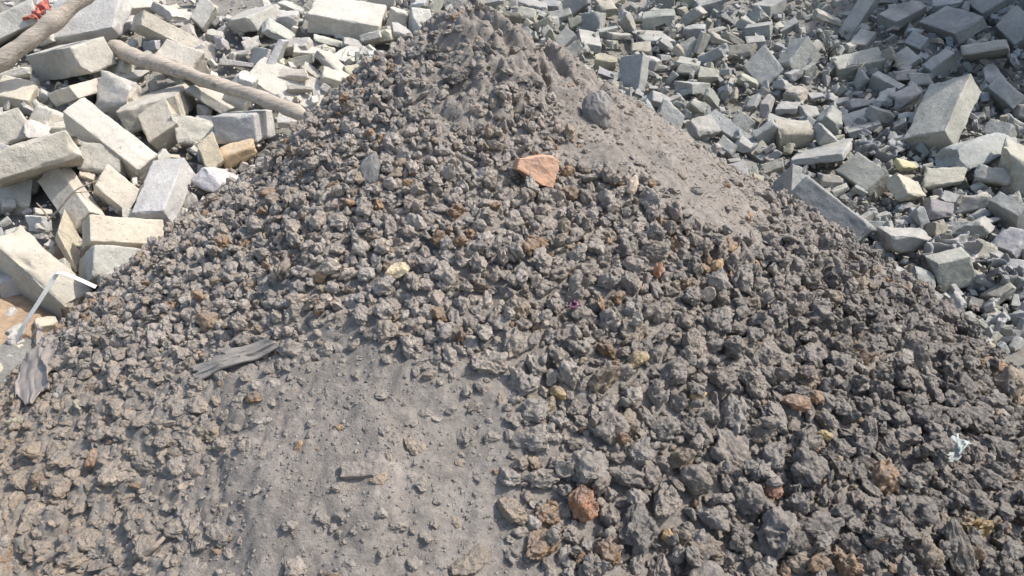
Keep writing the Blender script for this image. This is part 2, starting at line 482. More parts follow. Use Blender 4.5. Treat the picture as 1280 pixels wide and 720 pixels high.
q[:, 2] *= 0.36 + 0.64 * ss(-26 * u_, 12 * u_, q[:, 0]); q[:, 1] *= 0.5 + 0.5 * ss(-26 * u_, 8 * u_, q[:, 0])
q = q @ np.array(Matrix.Rotation(0.25, 3, 'Y') @ Matrix.Rotation(-0.45, 3, 'X') @ Matrix.Rotation(0.3, 3, 'Z')).T
o = obj('orange_stone', mesh_np('orange_stone', q, F, m_or, sharp=40), P + np.array([0, 0, 12 * u_]))
tag(o, 'large wedge of bright orange brick-like stone on the upper heap', 'stone'); HEAP_MARKS.append((667, 220, 'the big orange stone')); SOLID.append((P, 24 * u_))
lump_thing('cream_stone', 497, 344, 33, 22, 'boxy cream yellow stone bright among grey lumps', 'stone', (0.98, 0.80, 0.50), 12, 5, 0.25, 6, (1, 0.7, 0.6), 0.6, None, 'the boxy cream stone')
lump_thing('rusty_stone', 728, 638, 38, 46, 'craggy rust orange stone standing among dark clinker low on the heap', 'stone', (0.45, 0.19, 0.08), 13, 5, 0.8, 2, (1, 0.9, 0.8), 0.5, None, 'the rust orange stone')
lump_thing('ochre_stone', 834, 674, 17, 19, 'small bright ochre yellow stone at the lower edge', 'stone', (0.66, 0.42, 0.15), 14, 4, 0.5, 3, None, 0.6, None, 'the small ochre stone')
lump_thing('tan_stone', 474, 604, 24, 20, 'small tan stone against the end of a flat brick-like lump', 'stone', (0.55, 0.38, 0.22), 15, 4, 0.5, 4, None, 0.5, None, 'the small tan stone')
lump_thing('pale_shard', 790, 239, 16, 26, 'pale pinkish shard standing upright in the upper dust slope', 'stone', (0.62, 0.50, 0.38), 16, 4, 0.3, 5, (0.6, 1, 0.5), 0.7, None, 'the pale upright shard')
lump_thing('pale_shard', 884, 374, 20, 22, 'off white angular shard at mid height of the dark right flank', 'stone', (0.60, 0.52, 0.42), 17, 4, 0.3, 5, (0.7, 1, 0.6), 0.7, None, 'the off white shard')
lump_thing('yellow_stone', 697, 496, 22, 20, 'yellow tan stone low in the middle of the heap', 'stone', (0.60, 0.40, 0.17), 18, 4, 0.5, 3, None, 0.5, None, None)
lump_thing('yellow_stone', 872, 496, 22, 18, 'bright yellow brown stone with a smooth lit face', 'stone', (0.66, 0.44, 0.17), 19, 4, 0.4, 4, None, 0.6, None, 'the yellow brown stone')
lump_thing('yellow_stone', 797, 455, 28, 24, 'flattish tan yellow stone beside a round grey lump', 'stone', (0.52, 0.38, 0.20), 20, 4, 0.5, 3, None, 0.5, None, 'the flattish tan stone')
lump_thing('yellow_stone', 896, 337, 17, 20, 'rounded honey coloured stone on the upper right flank', 'stone', (0.50, 0.33, 0.15), 21, 4, 0.5, 3, None, 0.5, None, 'the honey coloured stone')
lump_thing('yellow_stone', 1031, 547, 20, 15, 'mustard yellow stone half hidden between dark lumps', 'stone', (0.58, 0.43, 0.17), 22, 4, 0.5, 3, None, 0.5, None, 'the mustard stone')
lump_thing('rusty_stone', 995, 508, 34, 22, 'long rust brown stone lying flat on the dark flank', 'stone', (0.36, 0.20, 0.11), 23, 4, 0.5, 3, (1, .6, .5), 0.5, None, 'the long rust brown stone')
lump_thing('rusty_stone', 1018, 500, 20, 20, 'orange tan stone touching the long rust brown stone', 'stone', (0.46, 0.26, 0.13), 24, 4, 0.6, 3, None, 0.6)
lump_thing('rusty_stone', 966, 616, 24, 28, 'rust red patchy clinker stone low on the dark flank', 'stone', (0.38, 0.17, 0.09), 25, 4, 0.8, 1, None, 0.5, None, 'the rust red stone')
lump_thing('rusty_stone', 400, 391, 16, 20, 'little orange stone on the upper edge of the bare dust', 'stone', (0.50, 0.25, 0.12), 26, 4, 0.5, 3, None, 0.6, None, 'the little orange stone')
lump_thing('rusty_stone', 262, 406, 34, 30, 'brown stone with an ochre side on the left shoulder', 'stone', (0.34, 0.23, 0.14), 27, 4, 0.5, 2, None, 0.4, None, 'the ochre sided brown stone')
lump_thing('rusty_stone', 510, 232, 20, 14, 'small ochre stone right beside the dark curled rag', 'stone', (0.44, 0.28, 0.15), 28, 4, 0.5, 3, None, 0.5)
lump_thing('rusty_stone', 402, 350, 16, 17, 'ochre tipped stone left of the boxy cream stone', 'stone', (0.45, 0.28, 0.14), 29, 4, 0.5, 3, None, 0.5)
lump_thing('rusty_stone', 118, 578, 18, 30, 'orange brown stone set in the dusty lower left', 'stone', (0.40, 0.22, 0.12), 30, 4, 0.5, 3, None, 0.2, None, 'the orange brown set-in stone')
lump_thing('rusty_stone', 46, 565, 34, 26, 'tan ochre stone bedded in dust near the left edge', 'stone', (0.40, 0.29, 0.18), 31, 4, 0.5, 2, None, 0.2, None, 'the bedded tan stone')
lump_thing('rusty_stone', 822, 342, 13, 22, 'thin burnt orange stone upright in a dark hollow', 'stone', (0.50, 0.22, 0.10), 32, 4, 0.7, 2, None, 0.5, None, 'the burnt orange stone')
lump_thing('big_clinker', 797, 672, 52, 66, 'very large pitted grey clinker boulder at the lower edge', 'clinker', (0.135, 0.128, 0.120), 33, 5, 0.9, 1, (0.8, 0.9, 1), 0.35, None, 'the large pitted boulder')
lump_thing('big_clinker', 868, 606, 42, 42, 'smooth domed brown grey lump standing proud of its neighbours', 'clinker', (0.185, 0.160, 0.130), 34, 5, 0.35, 3, (1, 1, 0.8), 0.45, None, 'the smooth domed lump')
lump_thing('big_clinker', 1195, 695, 40, 80, 'long brown grey boulder cut by the lower edge', 'clinker', (0.18, 0.155, 0.125), 35, 5, 0.45, 2, (0.6, 0.8, 1), 0.3, None, 'the long brown boulder')
lump_thing('big_clinker', 877, 690, 60, 46, 'large rusty sided clinker boulder right of the ochre stone', 'clinker', (0.22, 0.165, 0.11), 36, 5, 0.9, 1, None, 0.3, None, 'the rusty sided boulder')
lump_thing('big_clinker', 1100, 680, 56, 44, 'large dark knobbly clinker boulder near the lower right', 'clinker', (0.115, 0.110, 0.102), 37, 5, 1.0, 0, None, 0.4, None, 'the dark knobbly boulder')
lump_thing('sponge_rock', 1222, 668, 38, 32, 'yellow crumbly sponge-like lump in the lower right corner', 'rock', (0.50, 0.33, 0.10), 38, 5, 1.5, 0, (1, .9, .6), 0.45, None, 'the yellow spongy lump')
lump_thing('pale_chip', 100, 513, 17, 22, 'pale yellowish flaky chip in the lower left dust', 'chip', (0.62, 0.57, 0.40), 39, 4, 0.6, 4, (0.7, 1, 0.4), 0.4, None, 'the pale flaky chip')
lump_thing('pale_chip', 26, 530, 38, 15, 'long pale buff chip lying flat by the left edge', 'chip', (0.50, 0.45, 0.32), 40, 4, 0.4, 3, (1, .5, .4), 0.3, None, 'the long buff chip')
lump_thing('pale_chip', 483, 575, 17, 24, 'elongated tan chip pressed into the bare dust', 'chip', (0.36, 0.29, 0.21), 42, 4, 0.4, 3, (0.6, 1, 0.4), 0.2)
lump_thing('dust_clod', 572, 98, 44, 32, 'big crumbly earth clod under the crest of the heap', 'clod', (0.245, 0.222, 0.198), 43, 6, 1.35, 1, None, 0.1, None, 'the big crest clod')
lump_thing('dust_clod', 612, 66, 44, 32, 'rounded earth clod at the very crest of the heap', 'clod', (0.245, 0.222, 0.198), 44, 6, 1.35, 1, None, 0.0, None, 'the rounded crest clod')
lump_thing('dust_clod', 540, 66, 36, 30, 'dark fissured earth clod on the left of the crest', 'clod', (0.245, 0.222, 0.198), 45, 6, 1.35, 1, None, 0.0, None, 'the fissured crest clod')
lump_thing('dust_clod', 660, 108, 46, 34, 'earth clod with a dry straw below the crest', 'clod', (0.245, 0.222, 0.198), 46, 6, 1.35, 1, None, 0.1, None, 'the clod with the straw')

# flat brick-like lump
def box_thing(name, px, py, dims, yaw, tilt, label, cat, color, seed, sink=0.3, mat=None, mark=None):
    rs = np.random.RandomState(seed); P = at(px, py)[0]
    Rm = np.array((Matrix.Rotation(yaw, 3, 'Z') @ Matrix.Rotation(tilt, 3, 'X')))
    E = (Rm @ np.diag(dims)).T
    q, F = rough_block(E, 14, rs, 0.8, 1)
    o = obj(name, mesh_np(name, q, F, mat or M_LUMP, sharp=38), P + np.array([0, 0, dims[2] * (0.5 - sink)]), None, color)
    tag(o, label, cat)
    if mark: HEAP_MARKS.append((px, py, mark))
    SOLID.append((P, max(dims) / 2)); return o
box_thing('brick_piece', 451, 591, (0.088, 0.038, 0.036), 0.08, 0.45, 'flat grey brown brick-like piece lying in the bare dust', 'brick piece', (0.29, 0.25, 0.215), 51, 0.35, None, 'the flat brick-like piece')

# ---- draped and crumpled sheets
def sheet(name, quad, nu, nv, fold, amp, mat, thick=0.004, lift=0.012, seed=1, base=surf, edge=0.12, pts=None):
    """quad: four corner points in the world (already lying in the scene); the sheet drapes between them"""
    rs = np.random.RandomState(seed); o = rs.rand(3) * 40
    a, b, c, d = [np.array(p, float) for p in quad]
    U, W = np.meshgrid(np.linspace(0, 1, nu), np.linspace(0, 1, nv))
    jx = edge * fbm(np.stack([U * 4, W * 4, U * 0], -1) + o, 3, 3); jy = edge * fbm(np.stack([U * 4, W * 4, U * 0 + 7], -1) + o, 3, 4)
    u = U + jx * (1 - 0.0 * U); w = W + jy
    P = a * ((1 - u) * (1 - w))[..., None] + b * (u * (1 - w))[..., None] + c * (u * w)[..., None] + d * ((1 - u) * w)[..., None]
    if base is not None:
        zb = base(P[..., 0], P[..., 1]); P[..., 2] = zb + lift
    ar = np.stack([U * fold[0], W * fold[1], 0 * U], -1) + o
    wv = np.sin(3.1 * fbm(ar + 0.35 * fbm(ar * 0.7, 2, 8)[..., None], 2, 6) * 2.2)
    P[..., 2] += amp * np.maximum(wv, -0.4) + amp * 0.25 * fbm(ar * 3, 2, 5)
    P[..., 1] -= amp * 0.5 * np.maximum(wv, -0.4)
    i = np.arange(nu * nv).reshape(nv, nu)
    F = np.stack([i[:-1, :-1], i[:-1, 1:], i[1:, 1:], i[1:, :-1]], -1).reshape(-1, 4)
    V = P.reshape(-1, 3); ctr = V.mean(0)
    top = V - ctr; bot = top - np.array([0, 0, thick]); n = len(V)
    rim = []
    loop = np.concatenate([i[0, :], i[1:, -1], i[-1, -2::-1], i[-2:0:-1, 0]])
    for p, q in zip(loop, np.roll(loop, -1)): rim.append([q, p, p + n, q + n])
    me = mesh_np(name, np.concatenate([top, bot]), np.concatenate([F, F[:, ::-1] + n, np.array(rim)]), mat)
    return obj(name, me, ctr)

def quad_px(pts, f=surf): return [at(x, y, f)[0] for x, y in pts]
M_CLOTH = cloth_mat('dusty_cloth', (0.232, 0.212, 0.19), 0.2)
M_RAG = cloth_mat('pinkish_rag', (0.30, 0.255, 0.225), 0.2)
M_GREYP = cloth_mat('grey_plastic', (0.175, 0.165, 0.155), 0.2, 0.6, 18, 0.35, 0.35)
M_DARKRAG = cloth_mat('dark_rubber', (0.125, 0.13, 0.13), 0.25, 0.6, 25, 0.4, 0.25)
M_TARP = cloth_mat('blue_grey_tarp', (0.135, 0.150, 0.158), 0.25, 0.55, 9, 0.4)
M_TARP2 = cloth_mat('grey_film', (0.26, 0.26, 0.25), 0.25, 0.45, 9, 0.5)
M_RED = cloth_mat('faded_red', (0.42, 0.115, 0.085), 0.25, dust=0.3)
M_PURPLE = cloth_mat('purple_wrapper', (0.07, 0.012, 0.05), 0.3, 0.35, 60, 0.5, 0.1)
M_WHITE = cloth_mat('white_plastic', (0.62, 0.60, 0.55), 0.1, 0.5, 40, 0.4, 0.15)
M_TWIG = wood_mat('dry_twig', (0.30, 0.25, 0.20))
M_FOIL = cloth_mat('pale_wrapper', (0.33, 0.41, 0.41), 0.35, 0.5, 45, 0.4)

o = sheet('cloth_sheet', quad_px([(240, 466), (338, 430), (346, 444), (252, 482)]), 90, 40, (1.3, 1.6), 0.006, M_CLOTH, 0.006, 0.022, 3)
for q_ in ((285, 458), (318, 444)): SOLID.append((at(*q_)[0], 0.03))
tag(o, 'dust covered cloth flattened along the upper edge of bare dust', 'cloth'); HEAP_MARKS.append((295, 450, 'the dust covered cloth'))
o = sheet('cloth_rag', quad_px([(48, 405), (84, 420), (60, 500), (22, 518)]), 46, 90, (2.4, 2.2), 0.012, M_RAG, 0.006, 0.032, 4)
for q_ in ((66, 425), (55, 455), (45, 480), (34, 505)): SOLID.append((at(*q_)[0], 0.045))
tag(o, 'long pinkish grey rag draped down the left foot', 'rag'); HEAP_MARKS.append((55, 455, 'the pinkish rag'))
o = sheet('paper_wrapper', quad_px([(1166, 578), (1190, 552), (1210, 566), (1192, 590)]), 34, 26, (2.0, 1.6), 0.016, M_FOIL, 0.002, 0.035, 6, edge=0.2)
tag(o, 'crumpled pale blue white wrapper on the lower right flank', 'wrapper'); HEAP_MARKS.append((1190, 572, 'the blue white wrapper'))
o = sheet('purple_scrap', quad_px([(709, 392), (723, 389), (724, 399), (711, 402)]), 20, 12, (2.0, 2.0), 0.008, M_PURPLE, 0.002, 0.034, 7, edge=0.15)
tag(o, 'tiny shiny purple wrapper scrap in the middle of the heap', 'wrapper'); HEAP_MARKS.append((716, 396, 'the purple scrap'))

def crumpled(name, px, py, wpx, hpx, mat, label, cat, seed, pleat, axis, up, mark, bend=0.0):
    rs = np.random.RandomState(seed); P = at(px, py)[0]; dd = float(proj(P)[2]); w = wpx / FPX * dd / 2; h = hpx / FPX * dd / 2
    d, F = ICO[5]; o = rs.rand(3) * 30
    ang = np.arctan2(d[:, 0], d[:, 1])
    v = d * (1 + 0.22 * noise(d * 1.4 + o, 1))[:, None]
    q = np.stack([ang * pleat + 0.9 * noise(d * 2.2 + o, 13), d[:, 2] * 1.3, 0 * ang], -1) + o
    r = 1 - 2.2 * np.abs(fbm(q + 0.5 * noise(d * 2 + o, 3)[:, None], 2, 7))
    v = v * (1 + 0.115 * r + 0.06 * fbm(d * 5 + o, 3, 5))[:, None]
    v = v * np.array([w, 0.6 * w, h])
    v[:, 0] += bend * w * (1 - (v[:, 2] / h) ** 2)
    Rm = np.array(Matrix.Rotation(axis, 3, 'Y') @ Matrix.Rotation(-0.5, 3, 'X'))
    v = v @ Rm.T
    ob = obj(name, mesh_np(name, v, F, mat), P + np.array([0, -0.01, up * h]))
    tag(ob, label, cat); HEAP_MARKS.append((px, py, mark)); SOLID.append((P, max(w, h)))
    return ob
crumpled('plastic_bag', 746, 147, 34, 42, M_GREYP, 'crumpled grey plastic bag with pleated folds on the dusty upper slope', 'bag', 5, 2.2, -0.35, 0.55, 'the crumpled grey bag')
crumpled('curled_rag', 466, 223, 27, 42, M_DARKRAG, 'dark blue grey curled rubbery rag among the upper lumps', 'rag', 8, 2.6, 0.12, 0.45, 'the dark curled rag', -0.2)

def tube(pts, radii, n=10, seed=0, knots=0.0):
    """closed tapered tube through 3-D points, gently irregular"""
    pts = np.array(pts, float); radii = np.array(radii, float); rs = np.random.RandomState(seed)
    s = np.linspace(0, 1, len(pts)); T = np.gradient(pts, axis=0); T /= np.linalg.norm(T, axis=1)[:, None]
    ref = np.array([0, 0, 1.0]); V = []
    for k in range(len(pts)):
        a = np.cross(T[k], ref); a /= np.linalg.norm(a); b = np.cross(a, T[k])
        for j in range(n):
            t = 2 * math.pi * j / n
            V.append(pts[k] + radii[k] * (math.cos(t) * a + math.sin(t) * b))
    V = np.array(V)
    if knots: V = V + (fbm(V * 9 + 5, 3, seed + 3) * knots)[:, None] * np.array([0.6, 0.6, 1.0])
    m = len(pts); F = []
    for k in range(m - 1):
        for j in range(n):
            F.append([k * n + j, k * n + (j + 1) % n, (k + 1) * n + (j + 1) % n, (k + 1) * n + j])
    V = np.concatenate([V, pts[:1], pts[-1:]])
    for j in range(n):
        F.append([m * n, (j + 1) % n, j, m * n]); F.append([m * n + 1, (m - 1) * n + j, (m - 1) * n + (j + 1) % n, m * n + 1])
    return V, F

def tube_mesh(name, pts, radii, mat, n=10, seed=0, knots=0.0):
    V, F = tube(pts, radii, n, seed, knots); c = V.mean(0)
    me = bpy.data.meshes.new(name)
    F = [[i for k, i in enumerate(f) if i not in f[:k]] for f in F]
    me.from_pydata((V - c).tolist(), [], F); me.update()
    me.polygons.foreach_set('use_smooth', np.ones(len(me.polygons), bool)); me.materials.append(mat)
    return me, c

def spline(pts, m):
    pts = np.array(pts, float); s = np.linspace(0, len(pts) - 1, m); out = []
    for t in s:
        i = min(int(t), len(pts) - 2); f = t - i
        p0, p1, p2, p3 = pts[max(i - 1, 0)], pts[i], pts[i + 1], pts[min(i + 2, len(pts) - 1)]
        out.append(0.5 * ((2 * p1) + (-p0 + p2) * f + (2 * p0 - 5 * p1 + 4 * p2 - p3) * f * f + (-p0 + 3 * p1 - 3 * p2 + p3) * f ** 3))
    return np.array(out)

def px_pts(lst): return [CAM + ray(np.array(x, float), np.array(y, float)) * d for x, y, d in lst]

# ================================================================ traced blocks
def solve_box(pts, d0):
    """pts: nearest corner and the far ends of its three edges as seen in the photograph; finds the right-angled box that shows so"""
    rays = [ray(np.array(float(x)), np.array(float(y))) for x, y in pts]
    V = rays[0] * d0
    size = max(math.hypot(p[0] - pts[0][0], p[1] - pts[0][1]) for p in pts[1:]) / FPX * d0
    x = np.array([0.35, 0.35, 0.35]) * size
    def edges(x): return [rays[k + 1] * (d0 + x[k]) - V for k in range(3)]
    def res(x):
        e = edges(x); l = [np.linalg.norm(v) for v in e]
        r = [e[i] @ e[j] / (l[i] * l[j]) for i, j in ((0, 1), (0, 2), (1, 2))]
        return np.array(r + list(0.03 * (x / size - 0.3)) + list(2.0 * np.minimum(x / size + 0.05, 0)) + list(0.8 * np.maximum(x / size - 1.1, 0)))
    lam = 0.01; r = res(x); c = r @ r
    for _ in range(60):
        J = np.stack([(res(x + 1e-4 * size * np.eye(3)[k]) - r) / (1e-4 * size) for k in range(3)], 1)
        s = np.linalg.solve(J.T @ J + lam * np.diag(np.diag(J.T @ J) + 1e-9), -J.T @ r)
        rn = res(x + s); cn = rn @ rn
        if cn < c: x, r, c, lam = x + s, rn, cn, lam * 0.5
        else: lam = min(lam * 3, 1e6)
    return CAM + V, edges(x)

LEFT = (0.462, 0.449, 0.418); RIGHT = (0.312, 0.314, 0.298)
HEROES = [
# V, A, B, C, lift, colour factor, tint, label, mark
((87.5,59),(31,70),(131,45),(106,95),.20,(.95,.93,.88),'heavy block with dark grey front and sunlit cream end under the upper pole','the heavy grey fronted block'),
((85,107),(57,118),(150,90),(98,123),.05,(1,.96,.88),'block with a ribbed rough end wedged under the heavy grey fronted block','the ribbed end block'),
((35,126),(-12,117),(49,102),(39,145),.10,(1.04,.98,.85),'cream block with a square top at the left edge','the square topped cream block'),
((48,26),(-18,58),(40,-4),(50,38),.05,(1,1,.97),'broad pale slab behind the upper pole in the corner','the broad corner slab'),
((70,2),(44,5),(74,-9),(73,14),.15,(.86,.86,.86),'small grey block behind the red scrap','the small grey block'),
((257,67),(167,20),(271,60),(254,85),.10,(1.05,.99,.88),'long beige beam-like block with a dark lower side in the upper left','the long beige beam'),
((255,65),(208,47),(265,90),(239,87),.22,(1.03,.98,.9),'stubby cream block leaning on the long beige beam above the lower pole','the stubby cream block'),
((219,119),(143,140),(236,102),(232,149),.08,(1,.95,.85),'wide cracked beige block under the lower pole','the cracked beige block'),
((172,212),(77,138),(198,193),(174,233),.22,(1.06,1.03,.97),'long pale block pointing down the pile, its near end in shade','the long pointing block'),
((221,154),(185,178),(205,120),(238,170),.20,(.95,.88,.76),'chunky brown beige block with three faces showing beside the long pointing block','the chunky brown beige block'),
((317,143),(263,146),(343,135),(322,178),.25,(.92,.93,.95),'squared grey block with a shaded slaty front near the heap edge','the slaty grey block'),
((290,136),(240,106),(312,130),(277,143),.08,(.95,.93,.86),'flat block half in pole shadow above the slaty grey block','the pole shaded block'),
((112,264),(67,201),(90,290),(133,270),.18,(1,.95,.87),'ridge-topped beige block with a pale streak along its edge behind the twig','the ridge topped block'),
((160,266),(117,232),(177,238),(158,276),.12,(1.03,.96,.85),'flat pinkish beige slab lying between ridged blocks','the pinkish beige slab'),
((204,263),(162,267),(231,196),(219,285),.22,(.98,.99,1.03),'pale grey prism-shaped block with a sharp ridge beside the heap','the pale grey prism'),
((113,301),(112,268),(206,306),(103,312),.15,(1.04,.97,.86),'long level beige block lying across a grey green block','the long level block'),
((117,305),(195,312),(98,323),(116,347),.10,(.93,.95,.92),'grey green block with scratched face tucked under the long level block','the grey green block'),
((84,386),(-12,300),(118,362),(76,420),.15,(.97,.92,.82),'very big smooth slab with rounded edge sloping to the heap at left','the big rounded slab'),
((104,194),(-5,226),(82,162),(106,215),.08,(1.05,1.0,.9),'broad cream slab with a notched corner in the left pile','the broad notched slab'),
((38,259),(-25,246),(43,206),(37,276),.12,(1.0,.98,.9),'slab with a shadowed undercut side at the left edge','the undercut slab'),
((47,168),(-12,188),(22,134),(47,179),.06,(1.04,1.0,.92),'pale flat-topped block at the left edge above the broad notched slab','the flat topped edge block'),
((307,22),(275,27),(344,5),(322,39),.22,(.97,.97,.93),'large pale cube-like block with a speckled front at the top of the left pile','the speckled cube'),
((253,36),(237,20),(270,8),(258,45),.08,(1.0,1.0,.97),'pale crystalline-looking block leaning on the speckled cube','the crystalline block'),
((474,33),(384,17),(484,5),(473,56),.25,(1.03,1.01,.96),'huge pale block with a long grey front edge behind the crest','the huge pale block'),
((476,46),(451,53),(473,37),(485,53),.10,(.95,.95,.92),'tilted flat slab resting at the end of the huge pale block','the tilted flat slab'),
((430,77),(411,69),(457,63),(431,84),.15,(.98,.98,.95),'thin white edged slab near the left of the crest','the white edged slab'),
((391,138),(298,100),(420,107),(392,147),.05,(1.04,1.01,.94),'wide flat sandy slab behind the end of the lower pole','the wide sandy slab'),
((339,95),(356,51),(328,93),(347,93),.10,(.93,.93,.96),'narrow grey bar standing upright in the left pile','the upright bar'),
((326,98),(336,61),(307,94),(330,99),.05,(.9,.9,.9),'flat dark sided slab standing beside the upright bar','the standing slab'),
((514,9),(538,10),(507,28),(519,40),.10,(.96,.98,.95),'grey white squared block just left of the crest','the crest side block'),
((260,218),(246,181),(280,200),(262,227),.12,(1.04,.94,.76),'warm tan six sided block above the pale grey prism','the warm tan block'),
((97,338),(72,292),(104,302),(93,346),.04,(1.03,.96,.80),'ochre stained block deep between the big rounded slab and the grey green block','the ochre stained block'),
# ---- the pile at the right of the heap
((753,58),(727,53),(748,40),(750,68),.20,(1.03,1.03,.98),'pale topped block with a dark front right of the crest','the pale topped block'),
((701,62),(689,52),(720,43),(703,67),.12,(.98,.97,.95),'grey flat tilted slab on the edge right of the crest','the edge slab'),
((804,66),(776,70),(813,70),(798,113),.15,(.97,.97,.97),'large upright grey square slab with a white lit edge','the upright square slab'),
((788,109),(777,121),(791,109),(786,129),.12,(.98,.96,.93),'small tilted brick with a lit side at the foot of the upright square slab','the small tilted brick'),
((864,104),(842,101),(888,104),(866,118),.20,(1.0,1.0,.97),'brick-shaped block with chips on top and a bright end','the bright ended block'),
((874,82),(845,77),(878,75),(872,89),.15,(1.0,1.0,.96),'small block above the bright ended block','the small upper block'),
((900,102),(879,80),(905,100),(902,111),.15,(1.0,1.0,.96),'long narrow block lying downhill in the middle of the right pile','the long narrow block'),
((881,40),(871,67),(876,38),(889,45),.20,(1.0,1.0,.97),'slim upright block with a sunlit flank in the right pile','the slim upright block'),
((845,51),(805,50),(826,38),(846,57),.08,(1.0,.99,.95),'wide flat slab with a chipped front in the right pile','the chipped front slab'),
((843,-8),(812,-8),(846,-16),(843,12),.15,(1.02,1.02,1),'pale square-faced block cut by the upper edge','the square faced block'),
((962,31),(930,35),(966,26),(963,46),.20,(.92,.93,.92),'rectangular grey block with a flat front high in the right pile','the flat fronted block'),
((963,8),(940,6),(984,-2),(962,24),.15,(.93,.94,.93),'block with a dark square front near the upper edge','the dark square fronted block'),
((976,40),(999,27),(971,34),(977,47),.15,(1.02,1.02,.98),'light bar-shaped block beside the flat fronted block','the light bar'),
((1011,44),(985,78),(1028,71),(992,48),.20,(.95,.96,.93),'big pyramid-like block half in shade in the right pile','the pyramid block'),
((954,113),(929,82),(981,86),(950,120),.15,(.93,.93,.94),'broad diamond-shaped grey slab tilted to the light','the diamond slab'),
((1006,88),(1020,79),(1001,86),(1007,106),.15,(1,1,.95),'upright chunk with a lit flat face below the pyramid block','the upright chunk'),
((1060,51),(1046,40),(1100,-10),(1063,58),.10,(1.02,1.02,1),'long pale plank-like block running to the upper edge','the long plank block'),
((1080,59),(1061,54),(1095,40),(1081,66),.15,(1.0,1.0,.97),'tilted block lying against the long plank block','the tilted block'),
((1048,87),(1039,71),(1108,74),(1046,106),.12,(1.05,1.03,.92),'long cream block with twigs on its near edge','the twiggy cream block'),
((1120,28),(1098,17),(1160,7),(1116,41),.25,(.80,.79,.76),'large brown grey block with a squared front by the upper edge','the brown grey block'),
((1193,42),(1148,27),(1231,20),(1199,56),.20,(.78,.77,.75),'large shaded slab with one sunlit patch near the corner','the shaded slab'),
((1228,17),(1207,3),(1266,-6),(1229,26),.20,(.82,.81,.78),'dark block with a pitted side at the upper edge','the pitted upper block'),
((1268,56),(1240,28),(1300,33),(1268,68),.15,(.78,.77,.74),'big dark block in the upper right corner','the corner dark block'),
((1203,69),(1200,57),(1261,60),(1209,80),.22,(.98,.96,.93),'long light block with a pitted crumbling front','the pitted front block'),
((1163,88),(1151,81),(1194,66),(1167,107),.20,(.93,.94,.93),'block with a scarred light top and a shaded side','the scarred top block'),
((1150,62),(1130,53),(1161,47),(1151,70),.15,(.85,.88,.9),'bluish grey cube in the shade of the brown grey block','the bluish cube'),
((1129,87),(1112,72),(1151,72),(1133,96),.12,(1.04,1.02,.95),'flat pale square block beside the bluish cube','the flat pale square'),
((1124,111),(1090,93),(1132,106),(1117,128),.15,(1.02,1.02,.97),'stepped block with a lit top running down to the hero boulder','the stepped block'),
((1181,163),(1128,174),(1214,91),(1195,187),.35,(1.06,1.04,.95),'largest squared boulder, its side blazing in the sun, front dark','the blazing boulder'),
((1256,173),(1226,165),(1268,155),(1260,186),.18,(1.0,1.0,.97),'worn block with a stained top right of the blazing boulder','the stained top block'),
((1266,136),(1234,108),(1283,121),(1264,152),.18,(.98,.98,.96),'tilted weathered block at the right edge above the stained top block','the weathered edge block'),
((1083,239),(1039,210),(1110,213),(1092,258),.20,(1.02,1.0,.90),'block with a dark crumb-covered top and a bright lit end','the crumb covered block'),
((1054,191),(987,200),(1067,172),(1055,201),.14,(1.02,1.02,1),'wide flat white-grey slab covered in small pits','the wide pitted slab'),
((1060,166),(1049,144),(1102,154),(1063,174),.16,(.98,.98,.95),'broad pale slab with a gritty face above the wide pitted slab','the gritty slab'),
((1068,306),(986,241),(1092,284),(1080,314),.10,(.80,.82,.84),'long smooth dark plank-like slab lying along the heap edge','the smooth dark slab'),
((991,204),(966,228),(1003,209),(989,241),.15,(.95,.95,.93),'wedge-shaped block with a dark and a bright side by the heap','the two toned wedge'),
((1166,332),(1155,319),(1214,320),(1176,368),.20,(.98,.98,.88),'square grey beige block with a film over its top at the heap foot','the film topped block'),
((1271,270),(1235,250),(1286,258),(1270,298),.15,(.88,.88,.86),'dark sided block at the right edge below the boulders','the dark sided block'),
((957,205),(880,146),(972,194),(956,214),.10,(.88,.90,.92),'long plank-like slab half in deep shade','the half shaded plank'),
((943,172),(939,165),(968,156),(966,188),.16,(.92,.93,.95),'block with a thin lit top and a deep blue shaded front','the blue shaded block'),
((933,166),(914,151),(945,152),(931,174),.18,(1.0,1.0,.95),'bone-shaped rounded pale block above the half shaded plank','the bone shaped block'),
((914,194),(896,180),(922,182),(912,203),.14,(1.02,1.02,1),'small square lit block by the heap edge','the small square block'),
((857,145),(831,120),(846,163),(848,172),.10,(.8,.82,.82),'dark tilted slab in the hollow beside the heap','the hollow slab'),
]
